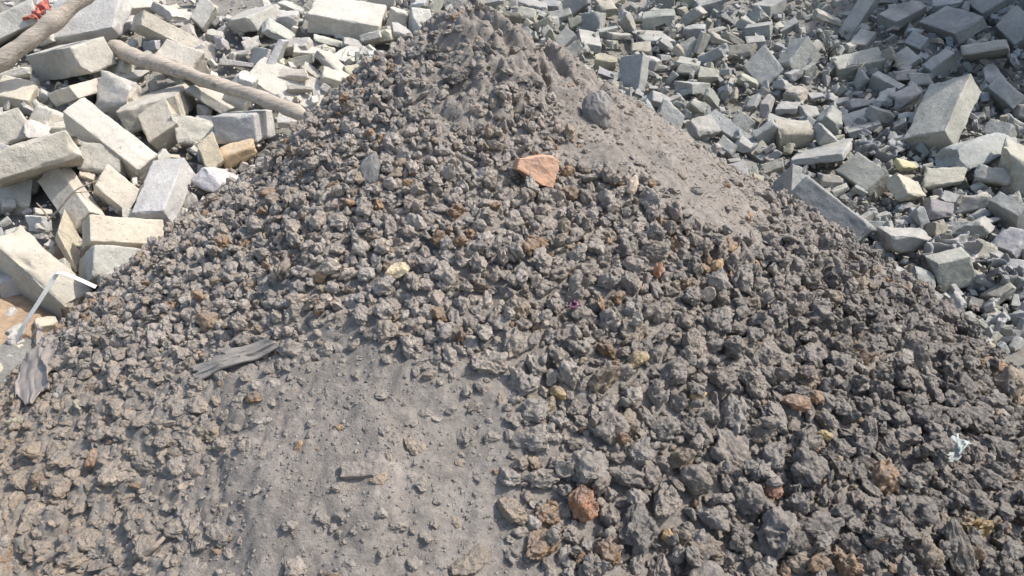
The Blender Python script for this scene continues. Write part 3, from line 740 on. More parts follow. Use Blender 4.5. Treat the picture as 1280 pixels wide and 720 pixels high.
for k, (V, A, B, C, lift, tn, label, mark) in enumerate(HEROES):
    rs = np.random.RandomState(900 + k)
    size = max(math.hypot(p[0] - V[0], p[1] - V[1]) for p in (A, B, C))
    P1, E1 = solve_box([V, A, B, C], 1.0)
    E1 = np.array(E1); K = P1 - CAM
    cs = np.array([K + (np.array([i, j, k2]) @ E1) for i in (0, 1) for j in (0, 1) for k2 in (0, 1)])
    low = cs[np.argsort(cs[:, 2])[:4]]
    dgrid = np.linspace(2.0, 10.0, 400)
    hgt = cs[:, 2].max() - cs[:, 2].min()
    q = CAM + low[None] * dgrid[:, None, None]
    gap = (q[..., 2] - ground(q[..., 0], q[..., 1])).mean(1) - (lift - (0.20 if V[0] < 560 else 0.12 if V[0] > 1085 and V[1] < 75 else 0.30)) * hgt * dgrid
    neg = np.where(gap < 0)[0]
    d0 = dgrid[neg[0]] if len(neg) else 6.0
    E = E1 * d0; P = CAM + K * d0; ctr = P + E.sum(0) / 2
    left = V[0] < 560
    col = np.array(LEFT if left else RIGHT) * np.array(tn)
    broken = 1 if rs.rand() < 0.2 and size < 60 else 0
    q, F = rough_block(E, 28 if size > 60 else 20, rs, 1.1 if 'big rounded' in mark else 0.42, 1 if rs.rand() < 0.4 and size < 60 else 0, 0.3 if 'big rounded' in mark else 0.7, broken)
    o = obj('stone_block', mesh_np('stone_block', q, F, M_STONE, sharp=34), ctr, None, np.clip(col, 0, 1))
    tag(o, label, 'stone block', 'broken stone blocks left of the heap' if left else 'broken stone blocks right of the heap')
    RUB_MARKS.append((V[0], V[1], mark))

# ================================================================ rubble fragments
FR_L = [(105,28,72,46),(137,22,28,32),(143,33,38,20),(167,8,32,26),(55,140,22,16),(62,150,28,24),(349,42,28,18),(353,25,32,20),(300,68,26,12),(295,80,36,12),(270,45,15,11),(279,55,22,13),
 (299,192,34,26),(215,197,13,11),(204,201,12,12),(258,158,24,18),(252,170,18,15),(272,225,26,38),(417,53,36,13),(497,22,28,32),(376,77,32,12),(387,66,30,13),(388,90,26,14),(420,84,44,22),(365,95,40,20),
 (370,60,34,18),(440,88,20,14),(455,78,18,16),(415,98,20,14),(345,75,16,16),(316,55,20,14),(485,45,14,22),(365,12,26,18),(220,18,30,14),(232,45,18,16),(190,58,30,14),(150,88,28,14),(165,95,22,14),(330,112,30,12),(250,60,14,12),
 (375,112,26,14),(400,60,18,12),(545,8,18,14),(525,5,16,12),(470,68,18,12),(15,95,40,16),(22,103,24,14),(120,205,20,26),(110,220,18,20),(180,205,16,12),(20,355,30,40),(8,330,24,30),(75,340,20,18),(118,350,24,12),(345,128,24,14),(360,150,16,12)]
FR_L += [(100,160,44,34),(150,120,46,30),(245,165,40,32),(20,210,50,36),(130,205,36,30),(300,120,44,26),(215,20,40,26),(60,170,40,30)]
FR_R = [(615,4,32,18),(660,4,40,16),(720,6,36,26),(757,11,22,20),(660,20,28,18),(716,66,24,22),(758,79,26,18),(758,93,22,12),(861,89,26,13),(868,42,22,20),(823,22,34,24),(866,20,28,28),(885,6,38,20),(908,24,28,14),
 (1034,23,32,22),(993,94,20,18),(980,108,24,28),(995,118,26,26),(1108,122,20,26),(1130,122,38,30),(1222,192,78,44),(1243,222,46,38),(1240,93,24,28),(1280,218,44,46),(1180,222,44,30),(1133,207,28,20),(1037,150,28,30),(1135,237,46,32),
 (1130,300,44,42),(1263,305,36,34),(1195,287,30,15),(1170,287,28,24),(1227,312,34,30),(1232,352,26,22),(1248,367,30,22),(1175,263,30,24),(1217,255,38,22),(1222,285,26,32),(930,182,20,14),(878,160,34,28),(868,133,22,24),(890,123,28,17),
 (942,128,15,20),(960,130,18,26),(985,135,24,20),(992,168,38,28),(1012,140,22,20),(1020,120,20,14),(1000,62,18,22),(1018,60,14,20),(915,50,28,16),(925,65,30,14),(945,55,22,18),(900,50,26,20),(895,38,30,16),(950,72,20,14),(860,60,20,16),
 (830,72,18,14),(815,80,16,16),(802,25,24,16),(785,30,26,18),(775,45,30,14),(760,40,24,16),(740,30,26,20),(722,28,22,18),(700,20,26,18),(680,30,24,16),(690,8,20,16),(640,22,20,14),(735,90,16,12),(790,90,14,18),(770,95,12,14)]
FRAGS = []
M_ = []
def frag_shape(E, n, rs):
    E = np.array(E, float); ln = np.linalg.norm(E, axis=1)
    for a in range(3):                                  # out of square
        b = (a + 1 + rs.randint(2)) % 3; E[a] = E[a] + E[b] / ln[b] * ln[a] * rs.normal() * 0.2
    q, F = _frag(E, n, rs)
    k = E[int(np.argmax(ln))]; k = k / np.linalg.norm(k); t = q @ k; t = (t - t.min()) / (t.max() - t.min())
    ax = k * (q @ k)[:, None]
    return ax + (q - ax) * (1 - rs.uniform(0, 0.5) * t)[:, None], F
def _frag(E, n, rs):
    return rough_block(E, n, rs, 0.8, rs.randint(2, 6), 1.6, 1 if rs.rand() < 0.6 else 0)
def stone_tint(px, rs):
    c = np.array(LEFT if px < 560 else RIGHT) * rs.uniform(0.84, 1.1)
    return c * (1 + rs.randn(3) * np.array([0.02, 0.012, 0.035]) + rs.rand() ** 3 * np.array([0.08, 0.0, -0.16]))
placed = []          # px, py, radius px
def add_frag(px, py, wpx, hpx, rs, lift=0.25, n=None):
    FRAGS.append([px, py, wpx, hpx, lift, n]); placed.append((px, py, 0.5 * max(wpx, hpx)))
def build_frags(rs):
    A_ = np.array([[f[0], f[1], f[2], f[3]] for f in FRAGS], float)
    d0 = hit(A_[:, 0], A_[:, 1], ground)
    off = 0.32 * np.minimum(A_[:, 2], A_[:, 3]) / FPX * d0
    dd = hit(A_[:, 0], A_[:, 1], ground, off)
    for f, d in zip(FRAGS, dd):
        px, py, wpx, hpx, lift, n = f
        P = CAM + ray(np.array(float(px)), np.array(float(py))) * d
        a, b = wpx / FPX * d, hpx / FPX * d
        dims = np.array([max(a, b), min(a, b) * rs.uniform(0.8, 1.1), min(a, b) * rs.uniform(0.35, 0.95)]) * rs.uniform(0.95, 1.2)
        yaw = (rs.uniform(-0.5, 0.5) if a > b else 1.3 + rs.uniform(-0.5, 0.5))
        Rm = np.array(Matrix.Rotation(yaw, 3, 'Z') @ Matrix.Rotation(rs.normal() * 0.45 + 0.25, 3, 'X') @ Matrix.Rotation(rs.normal() * 0.4, 3, 'Y'))
        E = (Rm @ np.diag(dims)).T
        q, F = frag_shape(E, n or (14 if max(wpx, hpx) > 22 else 10), rs)
        f[:] = [px, py, max(wpx, hpx), P, q, F, stone_tint(px, rs), dims]

rs = np.random.RandomState(77)
for (x, y, w, h) in FR_L + FR_R: add_frag(x, y, w * (1.22 if x < 440 else 1), h * (1.22 if x < 440 else 1), rs)
nhero = len(FRAGS)

# fill the rest of the two piles with smaller broken pieces
def sil(px):
    T = [(-60, 470), (20, 430), (110, 370), (215, 300), (290, 230), (330, 190), (385, 150), (420, 110), (480, 75), (520, 35), (580, 8), (640, 8), (720, 90), (830, 170), (960, 240), (1080, 310), (1180, 370), (1280, 410), (1340, 440)]
    return np.interp(px, [a for a, b in T], [b for a, b in T])
hero_poly = [(v, a, b, c) for v, a, b, c, *_ in HEROES]
def free(px, py, r, k):
    for (x, y, q) in placed:
        if (x - px) ** 2 + (y - py) ** 2 < (k * (q + r)) ** 2: return False
    return True
def in_hero(px, py):
    for v, a, b, c in hero_poly:
        v = np.array(v); es = [np.array(e) - v for e in (a, b, c)]
        for i, j in ((0, 1), (0, 2), (1, 2)):
            M2 = np.stack([es[i], es[j]], 1); dt = np.linalg.det(M2)
            if abs(dt) < 1: continue
            s, t = np.linalg.solve(M2, np.array([px, py]) - v)
            if 0.02 < s < 0.98 and 0.02 < t < 0.98: return True
    return False
def s_prob(px, py): return rs.rand() < (0.75 if px < 300 else 0.35)
target_n = 300 - len(HEROES)
for size, tries, k in ((26, 500, 0.62), (18, 1500, 0.6), (13, 5000, 0.6)):
    for _ in range(tries):
        if len(FRAGS) >= target_n: break
        px = rs.uniform(-30, 1310); py = rs.uniform(-10, 400)
        if py > sil(px) + 4: continue
        if in_hero(px, py) or (px < 430 and s_prob(px, py)): continue
        s = size * rs.uniform(0.8, 1.25)
        if not free(px, py, s / 2, k): continue
        add_frag(px, py, s, s * rs.uniform(0.5, 0.85), rs, 0.3)
build_frags(rs)
print('fragments', len(FRAGS), 'traced', nhero)

# ---- wording: where a thing lies from the nearest landmark
DIRS = ['right of', 'above and right of', 'above', 'above and left of', 'left of', 'below and left of', 'below', 'below and right of']
def place_words(px, py, marks, unit):
    best = sorted((math.hypot(px - x, py - y), x, y, m) for x, y, m in marks)
    out = []
    for d, x, y, m in best[:3]:
        a = math.atan2(-(py - y), px - x); k = int(round(a / (math.pi / 4))) % 8
        dist = 'touching' if d < unit * 1.0 else 'just' if d < unit * 2.2 else 'a little way' if d < unit * 4 else 'well'
        out.append((dist, DIRS[k], m, d))
    return out
SEEN_LABELS = set()
def unique_label(shape, noun, px, py, marks, unit):
    opts = place_words(px, py, marks, unit)
    for dist, dr, m, d in opts:
        for s in shape:
            l = f"{s} {noun} touching {m} {('on its ' + dr.split()[0] + ' side') if dr.split()[0] in ('left', 'right') else dr.split()[0] + ' it'}" if dist == 'touching' else f"{s} {noun} {dist} {dr} {m}"
            if l not in SEEN_LABELS and len(l.split()) <= 16:
                SEEN_LABELS.add(l); return l
    dist, dr, m, d = opts[0]
    for q in ('second', 'third', 'fourth', 'fifth', 'sixth', 'seventh', 'eighth', 'ninth'):
        l = f"{q} {min(shape, key=lambda z: len(z.split()))} {noun} {dr} {m}"
        if l not in SEEN_LABELS and len(l.split()) <= 16:
            SEEN_LABELS.add(l); return l
    return l

for (px, py, s, P, q, F, tint, dims) in sorted(FRAGS, key=lambda f: -f[2]):
    lum = float(np.mean(tint)) / (np.mean(LEFT) if px < 560 else np.mean(RIGHT))
    tone = 'pale' if lum > 1.03 else 'dull' if lum < 0.92 else 'grey' if px > 560 else 'beige'
    el = dims[0] / dims[1]
    shp = 'long' if el > 1.7 else 'oblong' if el > 1.3 else 'chunky' if dims[2] / dims[1] > 0.72 else 'flat'
    big = 'large' if s > 34 else 'medium' if s > 22 else 'small' if s > 15 else 'tiny'
    o = obj('stone_fragment', mesh_np('stone_fragment', q, F, M_STONE, sharp=34), P, None, np.clip(tint, 0, 1))
    if (round(px), round(py)) == (299, 192): o.color = (0.47, 0.36, 0.23, 1)
    if (round(px), round(py)) == (1133, 207): o.color = (0.45, 0.42, 0.25, 1)
    if (round(px), round(py)) in ((1135, 237), (1180, 222), (1227, 312)): o.color = (0.42, 0.40, 0.325, 1)
    tag(o, unique_label([f'{big} {tone} {shp}', f'{big} {shp}', f'{shp} broken {tone}', f'{big} angular {tone}'], 'stone fragment', px, py, RUB_MARKS, 16), 'stone fragment',
        'stone fragments left of the heap' if px < 560 else 'stone fragments right of the heap')

# ---- chips too many to count: one object
def merge(parts):
    V, F, T, n = [], [], [], 0
    for v, f, t in parts:
        V.append(v); F.append(f + n); T.append(np.broadcast_to(t, v.shape)); n += len(v)
    return np.concatenate(V), np.concatenate(F), np.concatenate(T)
tmpl = [frag_shape(np.diag([1, rs.uniform(.6, .9), rs.uniform(.35, .7)]), 5, np.random.RandomState(500 + k)) for k in range(24)]
parts = []
cx = rs.uniform(-60, 1340, 20000); cy = rs.uniform(-25, 470, 20000)
ok = (cy < sil(cx) + np.where(cx > 1180, 50, 24)) & ((cx > 430) | (rs.rand(len(cx)) < 0.3))
cx, cy = cx[ok], cy[ok]
dd = hit(cx, cy, ground); PP = CAM + ray(cx, cy) * dd[:, None]
for p, d, x in zip(PP, dd, cx):
    v, f = tmpl[rs.randint(24)]
    s = (0.013 + 0.088 * rs.rand() ** 3.2) * (0.85 if x > 560 else 0.8)
    lift = rs.uniform(-0.3, 0.5) * s - 0.03
    parts.append(((v @ rot(rs).T) * s + p + np.array([0, 0, 0.2 * s + lift]), f, np.clip(stone_tint(x, rs) * rs.uniform(0.85, 1.12), 0, 1)))
# unseen backs of the piles, so that they hold up from the side
for _ in range(4200):
    x, y = rs.uniform(-6.5, 6.5), rs.uniform(2.2, 9.5)
    v, f = tmpl[rs.randint(24)]; s = rs.uniform(0.04, 0.3)
    if abs(x) < 2.2 and y < 4.4: continue
    if np.abs(float(proj(np.array([x, y, float(ground(x, y))]))[0]) - 640) < 700 and y < 9: s *= 0.3
    parts.append(((v @ rot(rs).T) * s + np.array([x, y, float(ground(x, y)) + 0.1 * s]), f, np.clip(stone_tint(0 if x < -.3 else 999, rs), 0, 1)))
V_, F_, T_ = merge(parts)
o = obj('stone_chips', mesh_np('stone_chips', V_, F_, M_CHIPS, smooth=False, tint=T_))
tag(o, 'loose mass of small stone chips filling gaps between the broken blocks', 'stone chips', None, 'stuff')

# ================================================================ clinker lumps
GREY = np.array((0.375, 0.339, 0.304))
rs = np.random.RandomState(3)
lumps = []           # x, y, z, r, px, py, depth, embed class
cell = {}
CS = 0.12
def near(x, y, r, k):
    i, j = int(math.floor(x / CS)), int(math.floor(y / CS))
    for a in (i - 1, i, i + 1):
        for b in (j - 1, j, j + 1):
            for (u, v, q) in cell.get((a, b), ()):
                dx, dy = u - x, v - y
                if dx * dx + dy * dy < (k * (q + r)) ** 2: return True
    return False
def put(x, y, r): cell.setdefault((int(math.floor(x / CS)), int(math.floor(y / CS))), []).append((x, y, r))
for P, r in SOLID: put(P[0], P[1], r * 0.8)

CLASSES = [(0.052, 900, 0.84), (0.043, 3500, 0.80), (0.035, 9000, 0.78), (0.028, 16000, 0.76), (0.022, 24000, 0.72), (0.017, 32000, 0.68), (0.0125, 34000, 0.62), (0.009, 26000, 0.6)]
for (r0, tries, k) in CLASSES:
    X = rs.uniform(-2.3, 2.35, tries); Y = rs.uniform(1.15, 3.5, tries)
    Z = heap_fine(X, Y); G = ground(X, Y); HB = heap_base(X, Y)
    px, py, dep = proj(np.stack([X, Y, Z], -1))
    b1, b2, lf = heap_zone(px, py)
    rnd = rs.rand(tries); rnd2 = rs.rand(tries); rr = r0 * rs.uniform(0.86, 1.16, tries)
    # bigger lumps roll to the foot and to the dark right flank
    low = np.clip((py - 150) / 480, 0, 1); right = np.clip((px - 250) / 800, 0, 1)
    cap = 0.020 + 0.014 * low + 0.028 * low * right + 0.005 * right
    for n in range(tries):
        if px[n] < -90 or px[n] > 1370 or py[n] > 790 or py[n] < 5 or Z[n] < G[n] + 0.005 or (Y[n] > 1.9 and HB[n] < 0.02 and px[n] > 110): continue
        r = rr[n]
        if r > cap[n] * 1.15: continue
        if r > cap[n] * 0.95 and rnd[n] > 0.5: continue
        bare = max(b1[n] * (1 - 0.75 * lf[n]), b2[n])
        if bare > 0.15:
            keep = (1 - bare) ** 2.4 + (0.045 if r > 0.016 else 0.02)
            if b2[n] > b1[n]: keep *= 0.6
            if rnd[n] > keep: continue
        if lf[n] > 0.2 and r > 0.02 and rnd2[n] > 1.1 - 0.6 * lf[n]: continue
        if r < 0.0145 and rnd2[n] > 1.1 - 0.55 * right[n] * min(1.0, 2 * low[n]): continue
        if r > 0.024 and rnd2[n] > 0.3 + 0.7 * low[n] * right[n] + 0.3 * lf[n]: continue
        if near(X[n], Y[n], r, k * (1 - 0.22 * lf[n])): continue
        put(X[n], Y[n], r)
        emb = 0.30 + rs.uniform(-0.2, 0.35)
        if r < 0.015: emb = rs.uniform(0.1, 0.9)
        if px[n] < 720: emb -= 0.12
        emb -= 0.62 * bare + 0.78 * lf[n]
        lumps.append((X[n], Y[n], Z[n] + r * emb, r, px[n], py[n], dep[n], bare, lf[n]))
# a second, loose layer lying on top of the first where the flank is dense
X = rs.uniform(-2.0, 2.3, 1500); Y = rs.uniform(1.2, 3.2, 1500); Z = heap(X, Y); px, py, dep = proj(np.stack([X, Y, Z], -1)); b1, b2, lf = heap_zone(px, py)
ok = (heap_base(X, Y) > 0.05) & (np.maximum(np.maximum(b1, b2), lf) < 0.2) & (py > 120) & (py < 780) & (px > -80) & (px < 1360)
for n in np.where(ok)[0]:
    lumps.append((X[n], Y[n], Z[n] + rs.uniform(0.02, 0.042), rs.uniform(0.012, 0.027), float(px[n]), float(py[n]), float(dep[n]), 0.0, 0.0))
X = rs.uniform(-2.2, 2.4, 9000); Y = rs.uniform(1.9, 4.2, 9000); HB = heap_base(X, Y); Z = ground(X, Y); px, py, dep = proj(np.stack([X, Y, Z], -1))
ok = (HB < 0.05) & (HB > -0.019) & (rs.rand(9000) < 0.35) & (px > -60) & (px < 1340)         # crumbs that rolled off the heap
for n in np.where(ok)[0][:420]:
    r = rs.uniform(0.008, 0.022); lumps.append((X[n], Y[n], Z[n] - 0.02 + r * 0.4, r, float(px[n]), float(py[n]), float(dep[n]), 0.0, 0.0))
print('lumps', len(lumps))

def lump_tint(px, py, bare, lf, rs):
    c = GREY * rs.uniform(0.78, 1.22)
    warm = np.array((1.12, 1.01, 0.90))
    w = np.clip(0.25 + 0.75 * lf - 0.3 * np.clip((px - 700) / 500, 0, 1) + rs.normal() * 0.22, 0, 1)
    c = c * (1 + (warm - 1) * w)
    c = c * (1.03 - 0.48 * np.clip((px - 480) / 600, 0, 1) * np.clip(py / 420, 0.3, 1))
    c = c * (1 - 0.7 * max(bare, 0.8 * lf)) + 1.08 * np.array(DUST) * 0.7 * max(bare, 0.8 * lf) * (np.array((1.03, 1.0, 0.95)) * (1 - lf) + lf * np.array((1.08, 1.01, 0.90))) * rs.uniform(0.9, 1.12)
    c = c * (1 + (np.array((1.08, 1.0, 0.90)) - 1) * ss(230, -20, px) * lf)
    u = rs.rand()
    if u < 0.04: c = np.array((0.34, 0.225, 0.14)) * rs.uniform(0.75, 1.2)
    elif u < 0.095: c = np.array((0.31, 0.25, 0.185)) * rs.uniform(0.8, 1.2)
    elif u < 0.125: c = np.array((0.38, 0.345, 0.30)) * rs.uniform(0.8, 1.15)
    return np.clip(c, 0.02, 0.9)

inframe = [(l[3] / l[6], k) for k, l in enumerate(lumps) if -5 < l[4] < 1285 and -5 < l[5] < 725]
inframe.sort(reverse=True)
solo = set(k for _, k in inframe[:290])
TS = [lump(4, np.random.RandomState(6000 + k), 0.62) for k in range(24)]
T3 = [lump(4, np.random.RandomState(3000 + k), 0.9) for k in range(60)]; T2 = [lump(3, np.random.RandomState(4000 + k)) for k in range(24)]
parts = []
MK = HEAP_MARKS
for k in [q for _, q in inframe if q in solo] + [q for q in range(len(lumps)) if q not in solo]:
    x, y, z, r, px, py, dep, bare, lf = lumps[k]
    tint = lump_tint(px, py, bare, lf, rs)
    sq = np.array([1, 1, 1 - 0.45 * max(bare, lf)]) * (1 + 0.25 * lf); soft = max(bare, lf) > 0.35
    if k in solo:
        q, F = lump(5, np.random.RandomState(10000 + k), 0.62 if soft else 0.9)
        q = (q @ rot(rs).T) * r * 1.18 * sq
        o = obj('clinker_lump', mesh_np('clinker_lump', q, F, M_LUMP), (x, y, z), None, tint)
        ext = np.sort(q.max(0) - q.min(0)); el = ext[2] / ext[0]
        shp = 'elongated' if el > 1.55 else 'lopsided' if el > 1.28 else 'rounded'
        lum = tint.mean(); red = tint[0] / tint[2]
        tone = 'rust brown' if red > 2 else 'tan' if red > 1.6 else 'pale ashy' if lum > 0.35 else 'light grey' if lum > 0.29 else 'dark grey' if lum < 0.19 else 'brownish grey' if red > 1.3 else 'grey'
        big = 'large' if r > 0.046 else 'medium' if r > 0.036 else 'smallish'
        tag(o, unique_label([f'{big} {tone} {shp}', f'{tone} {shp} pitted', f'{big} {tone} craggy', f'{shp} {tone} knobbly'], 'clinker lump', px, py, MK, 26), 'clinker lump', 'larger clinker lumps on the slag heap')
    else:
        q, F = TS[rs.randint(24)] if soft and r > 0.0145 else (T3 if r > 0.0185 else T2)[rs.randint(60 if r > 0.0185 else 24)]
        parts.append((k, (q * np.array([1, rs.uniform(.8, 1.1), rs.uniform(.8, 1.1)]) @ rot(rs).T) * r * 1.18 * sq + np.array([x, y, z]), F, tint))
V_, F_, T_ = merge([p[1:] for p in parts])
o = obj('clinker_mass', mesh_np('clinker_mass', V_, F_, M_LUMPS, tint=T_))
tag(o, 'countless smaller grey clinker lumps covering the slag heap', 'clinker', None, 'stuff')

# grit scattered over the dust
G2 = [lump(2, np.random.RandomState(7000 + k)) for k in range(12)]
NG = 60000
X = rs.uniform(-2.2, 2.3, NG); Y = rs.uniform(1.2, 3.5, NG)
Z = heap_fine(X, Y); px, py, dep = proj(np.stack([X, Y, Z], -1)); b1, b2, lf = heap_zone(px, py)
keep = (px > -60) & (px < 1340) & (py < 770) & (rs.rand(NG) < 0.25 + 0.75 * np.maximum(b1, b2)) & (Z > ground(X, Y) + 0.003)
parts = []
for x, y, z in np.stack([X, Y, Z], -1)[keep]:
    q, F = G2[rs.randint(12)]; s = 0.0018 + 0.0050 * rs.rand() ** 3
    t = np.array(DUST) * rs.uniform(1.0, 1.4) if rs.rand() > 0.03 else np.array((0.5, 0.45, 0.38))
    parts.append((q * s + np.array([x, y, z - 0.05 * s]), F, t))
V_, F_, T_ = merge(parts)
o = obj('slag_grit', mesh_np('slag_grit', V_, F_, M_LUMPS, tint=T_))
tag(o, 'fine grit scattered over the bare dust of the heap', 'grit', None, 'stuff')

# ================================================================ poles, twigs, strips, plants, tarps among the rubble
def gd(px, py): return float(hit(px, py, ground)[0])
def pole(pts, r0, r1, label, seed):
    p = spline(px_pts(pts), 44); rad = np.linspace(r0, r1, 44) * (1 + 0.08 * np.sin(np.linspace(0, 21, 44)))
    me, c = tube_mesh('wooden_pole', p, rad * (1 + 0.10 * np.sin(np.linspace(0, 5.3, 44) ** 2)), M_WOOD, 20, seed, 0.016)
    ob = obj('wooden_pole', me, c); return tag(ob, label, 'wooden pole', 'wooden poles in the left pile')
dA = gd(30, 75)
pole([(-60, 118, dA - .42), (10, 70, dA - .40), (60, 32, dA - .38), (130, -22, dA - .30)], 0.052, .044, 'thick weathered pole slanting up past the upper left corner', 5)
dB = gd(260, 110)
pole([(141, 60, dB + .12), (190, 78, dB - .12), (270, 104, dB - .36), (345, 130, dB - .50), (400, 152, dB - .56)], .046, .036, 'slightly bent weathered pole lying across blocks with its end in the heap', 6)

# red scrap
d = gd(45, 18)
o = sheet('red_scrap', px_pts([(14, 22, d - .36), (58, 2, d - .33), (64, 10, d - .36), (46, 28, d - .40)]), 30, 16, (3, 2), 0.03, M_RED, 0.004, 0, 12, None, 0.15)
tag(o, 'faded red cloth scrap caught behind the upper pole', 'cloth scrap')

def bits(name, label, cat, rods, mat, seed=0):
    """a thing made of thin rods: its first rod is the main part, the others are branch parts"""
    if len(rods) == 1:
        pts, r0, r1 = rods[0]; me, c = tube_mesh(name, spline(px_pts(pts), 14), np.linspace(r0, r1, 14), mat, 7, seed, 0.0)
        return tag(obj(name, me, tuple(c)), label, cat)
    p0 = px_pts([rods[0][0][0]])[0]
    e = obj(name, None, p0); tag(e, label, cat)
    for k, (pts, r0, r1) in enumerate(rods):
        p = spline(px_pts(pts), 14); me, c = tube_mesh('stem' if k == 0 else 'branch', p, np.linspace(r0, r1, 14), mat, 6, seed + k, 0.0)
        obj('stem' if k == 0 else 'branch', me, tuple(c - p0), e)
    return e
d = gd(90, 250) - .34
bits('dry_twig', 'bare forked twig lying over the ridge topped block', 'twig', [([(60, 276, d - .03), (75, 260, d - .06), (92, 240, d - .07), (108, 231, d - .06), (124, 225, d - .03)], .0055, .002),
     ([(91, 241, d - .07), (104, 240, d - .07), (119, 239, d - .05)], .003, .0012), ([(62, 275, d - .04), (54, 263, d - .05), (46, 254, d - .02)], .005, .003), ([(100, 240, d - .06), (105, 246, d - .05), (108, 249, d - .04)], .002, .001)], M_TWIG, 3)
d = gd(1075, 82) - .30
bits('dry_twig', 'thin dry branching twigs along the edge of the twiggy cream block', 'twig', [([(1058, 84, d), (1068, 80, d - .03), (1078, 80, d - .02), (1088, 73, d)], .004, .002),
     ([(1074, 80, d - .02), (1073, 74, d - .03), (1076, 70, d - .03)], .003, .001), ([(1080, 79, d - .02), (1076, 84, d - .04), (1064, 87, d - .03)], .003, .0015), ([(1060, 83, d), (1059, 78, d - .02)], .003, .001)], M_TWIG, 13)
q = hit(655, 128)[0]
bits('dry_straw', 'single pale dry straw hanging below the crest clods', 'straw', [([(652, 119, q - .05), (655, 128, q - .06), (657, 144, q - .05)], .002, .0014)], M_TWIG, 23)
q = hit(195, 685)[0]
bits('wood_splinter', 'short dark brown wood splinter in the lower left dust', 'splinter', [([(178, 696, q - .03), (194, 683, q - .04), (207, 670, q - .02)], .009, .005)], M_TWIG, 33)

# bent white strip at the left foot
qa = float(hit(25, 425)[0])
def strip(pts, w, seed):
    p = spline(px_pts(pts), 24); V = []
    for k in range(len(p)):
        t = p[min(k + 1, 23)] - p[max(k - 1, 0)]; s = np.cross(t, (0.35, -0.25, 0.9)); s /= np.linalg.norm(s)
        for a, h in ((-1, 0), (1, 0), (1, .0016), (-1, .0016)): V.append(p[k] + s * w * a + np.array([0.35, -0.25, 0.9]) * h)
    F = []
    for k in range(23):
        for j in range(4): F.append([4 * k + j, 4 * k + (j + 1) % 4, 4 * k + 4 + (j + 1) % 4, 4 * k + 4 + j])
    F += [[0, 1, 2, 3], [95, 94, 93, 92]]
    return np.array(V), np.array(F)
e = obj('bent_strip', None, px_pts([(70, 341, qa)])[0]); tag(e, 'white plastic strip bent at a sharp angle over the big rounded slab', 'plastic strip'); HEAP_MARKS.append((70, 341, 'the bent white strip'))
for pts, w in (([(16, 436, qa - .03), (29, 408, qa - .07), (47, 380, qa - .09), (71, 342, qa - .10)], .0095), ([(70, 341, qa - .10), (80, 342, qa - .11), (98, 349, qa - .12), (120, 359, qa - .10)], .009)):
    V, F = strip(pts, w, 1); c = V.mean(0)
    obj('strip_arm', mesh_np('strip_arm', V - c, F, M_WHITE, smooth=False), tuple(c - np.array(e.location)), e)

# tarps
d = gd(1085, 182)
o = sheet('tarp_sheet', px_pts([(1056, 186, d - .02), (1105, 165, d + .05), (1135, 190, d - .05), (1105, 206, d - .12)]), 60, 44, (3, 4), 0.045, M_TARP, 0.004, 0, 21, None, 0.1)
tag(o, 'dark blue grey tarpaulin bunched in the hollow below the gritty slab', 'tarpaulin')
d = gd(1190, 310)
o = sheet('plastic_film', px_pts([(1146, 322, d - .12), (1168, 292, d - .10), (1222, 300, d - .10), (1228, 332, d - .16)]), 60, 44, (3, 3), 0.035, M_TARP2, 0.003, 0, 22, None, 0.12)
tag(o, 'thin grey plastic film crumpled over the film topped block', 'plastic film')
d = gd(1255, 345)
o = sheet('dark_cloth', px_pts([(1226, 332, d - .08), (1262, 326, d - .02), (1290, 372, d - .06), (1252, 360, d - .12)]), 50, 50, (2.5, 3), 0.05, M_TARP, 0.006, 0, 23, None, 0.12)
tag(o, 'dark grey cloth bunched at the right edge beside the heap foot', 'cloth')

# small dark weed in the right pile
def weed(px, py, label):
    d = gd(px, py) - .28; base = px_pts([(px, py + 8, d)])[0]
    e = obj('dry_weed', None, base); tag(e, label, 'weed'); r_ = np.random.RandomState(5)
    ml, tl, bl = nt('weed_leaf'); bl.inputs['Base Color'].default_value = (0.06, 0.065, 0.055, 1)
    for k in range(7):
        a = r_.uniform(0, 6.28); h = r_.uniform(.05, .12); tip = np.array([math.cos(a) * h * .6, math.sin(a) * h * .6, h])
        p = spline([np.zeros(3), tip * np.array([.3, .3, .6]), tip], 8); me, c = tube_mesh('stem', p, np.linspace(.0025, .001, 8), ml, 5); obj('stem', me, tuple(c), e)
        V, F = [], []
        for j in range(9):
            q = p[r_.randint(3, 8)]; u = r_.randn(3); u /= np.linalg.norm(u); w = np.cross(u, [0, 0, 1.0]); L_ = r_.uniform(.012, .026); n = len(V)
            V += [q, q + u * L_ * .5 + w * L_ * .28, q + u * L_, q + u * L_ * .5 - w * L_ * .28]; F.append([n, n + 1, n + 2, n + 3])
        obj('leaves', mesh_np('leaves', np.array(V), np.array(F), ml, smooth=False), (0, 0, 0), e)
weed(1035, 66, 'small dark dry weed growing between the pyramid block and the twiggy cream block')

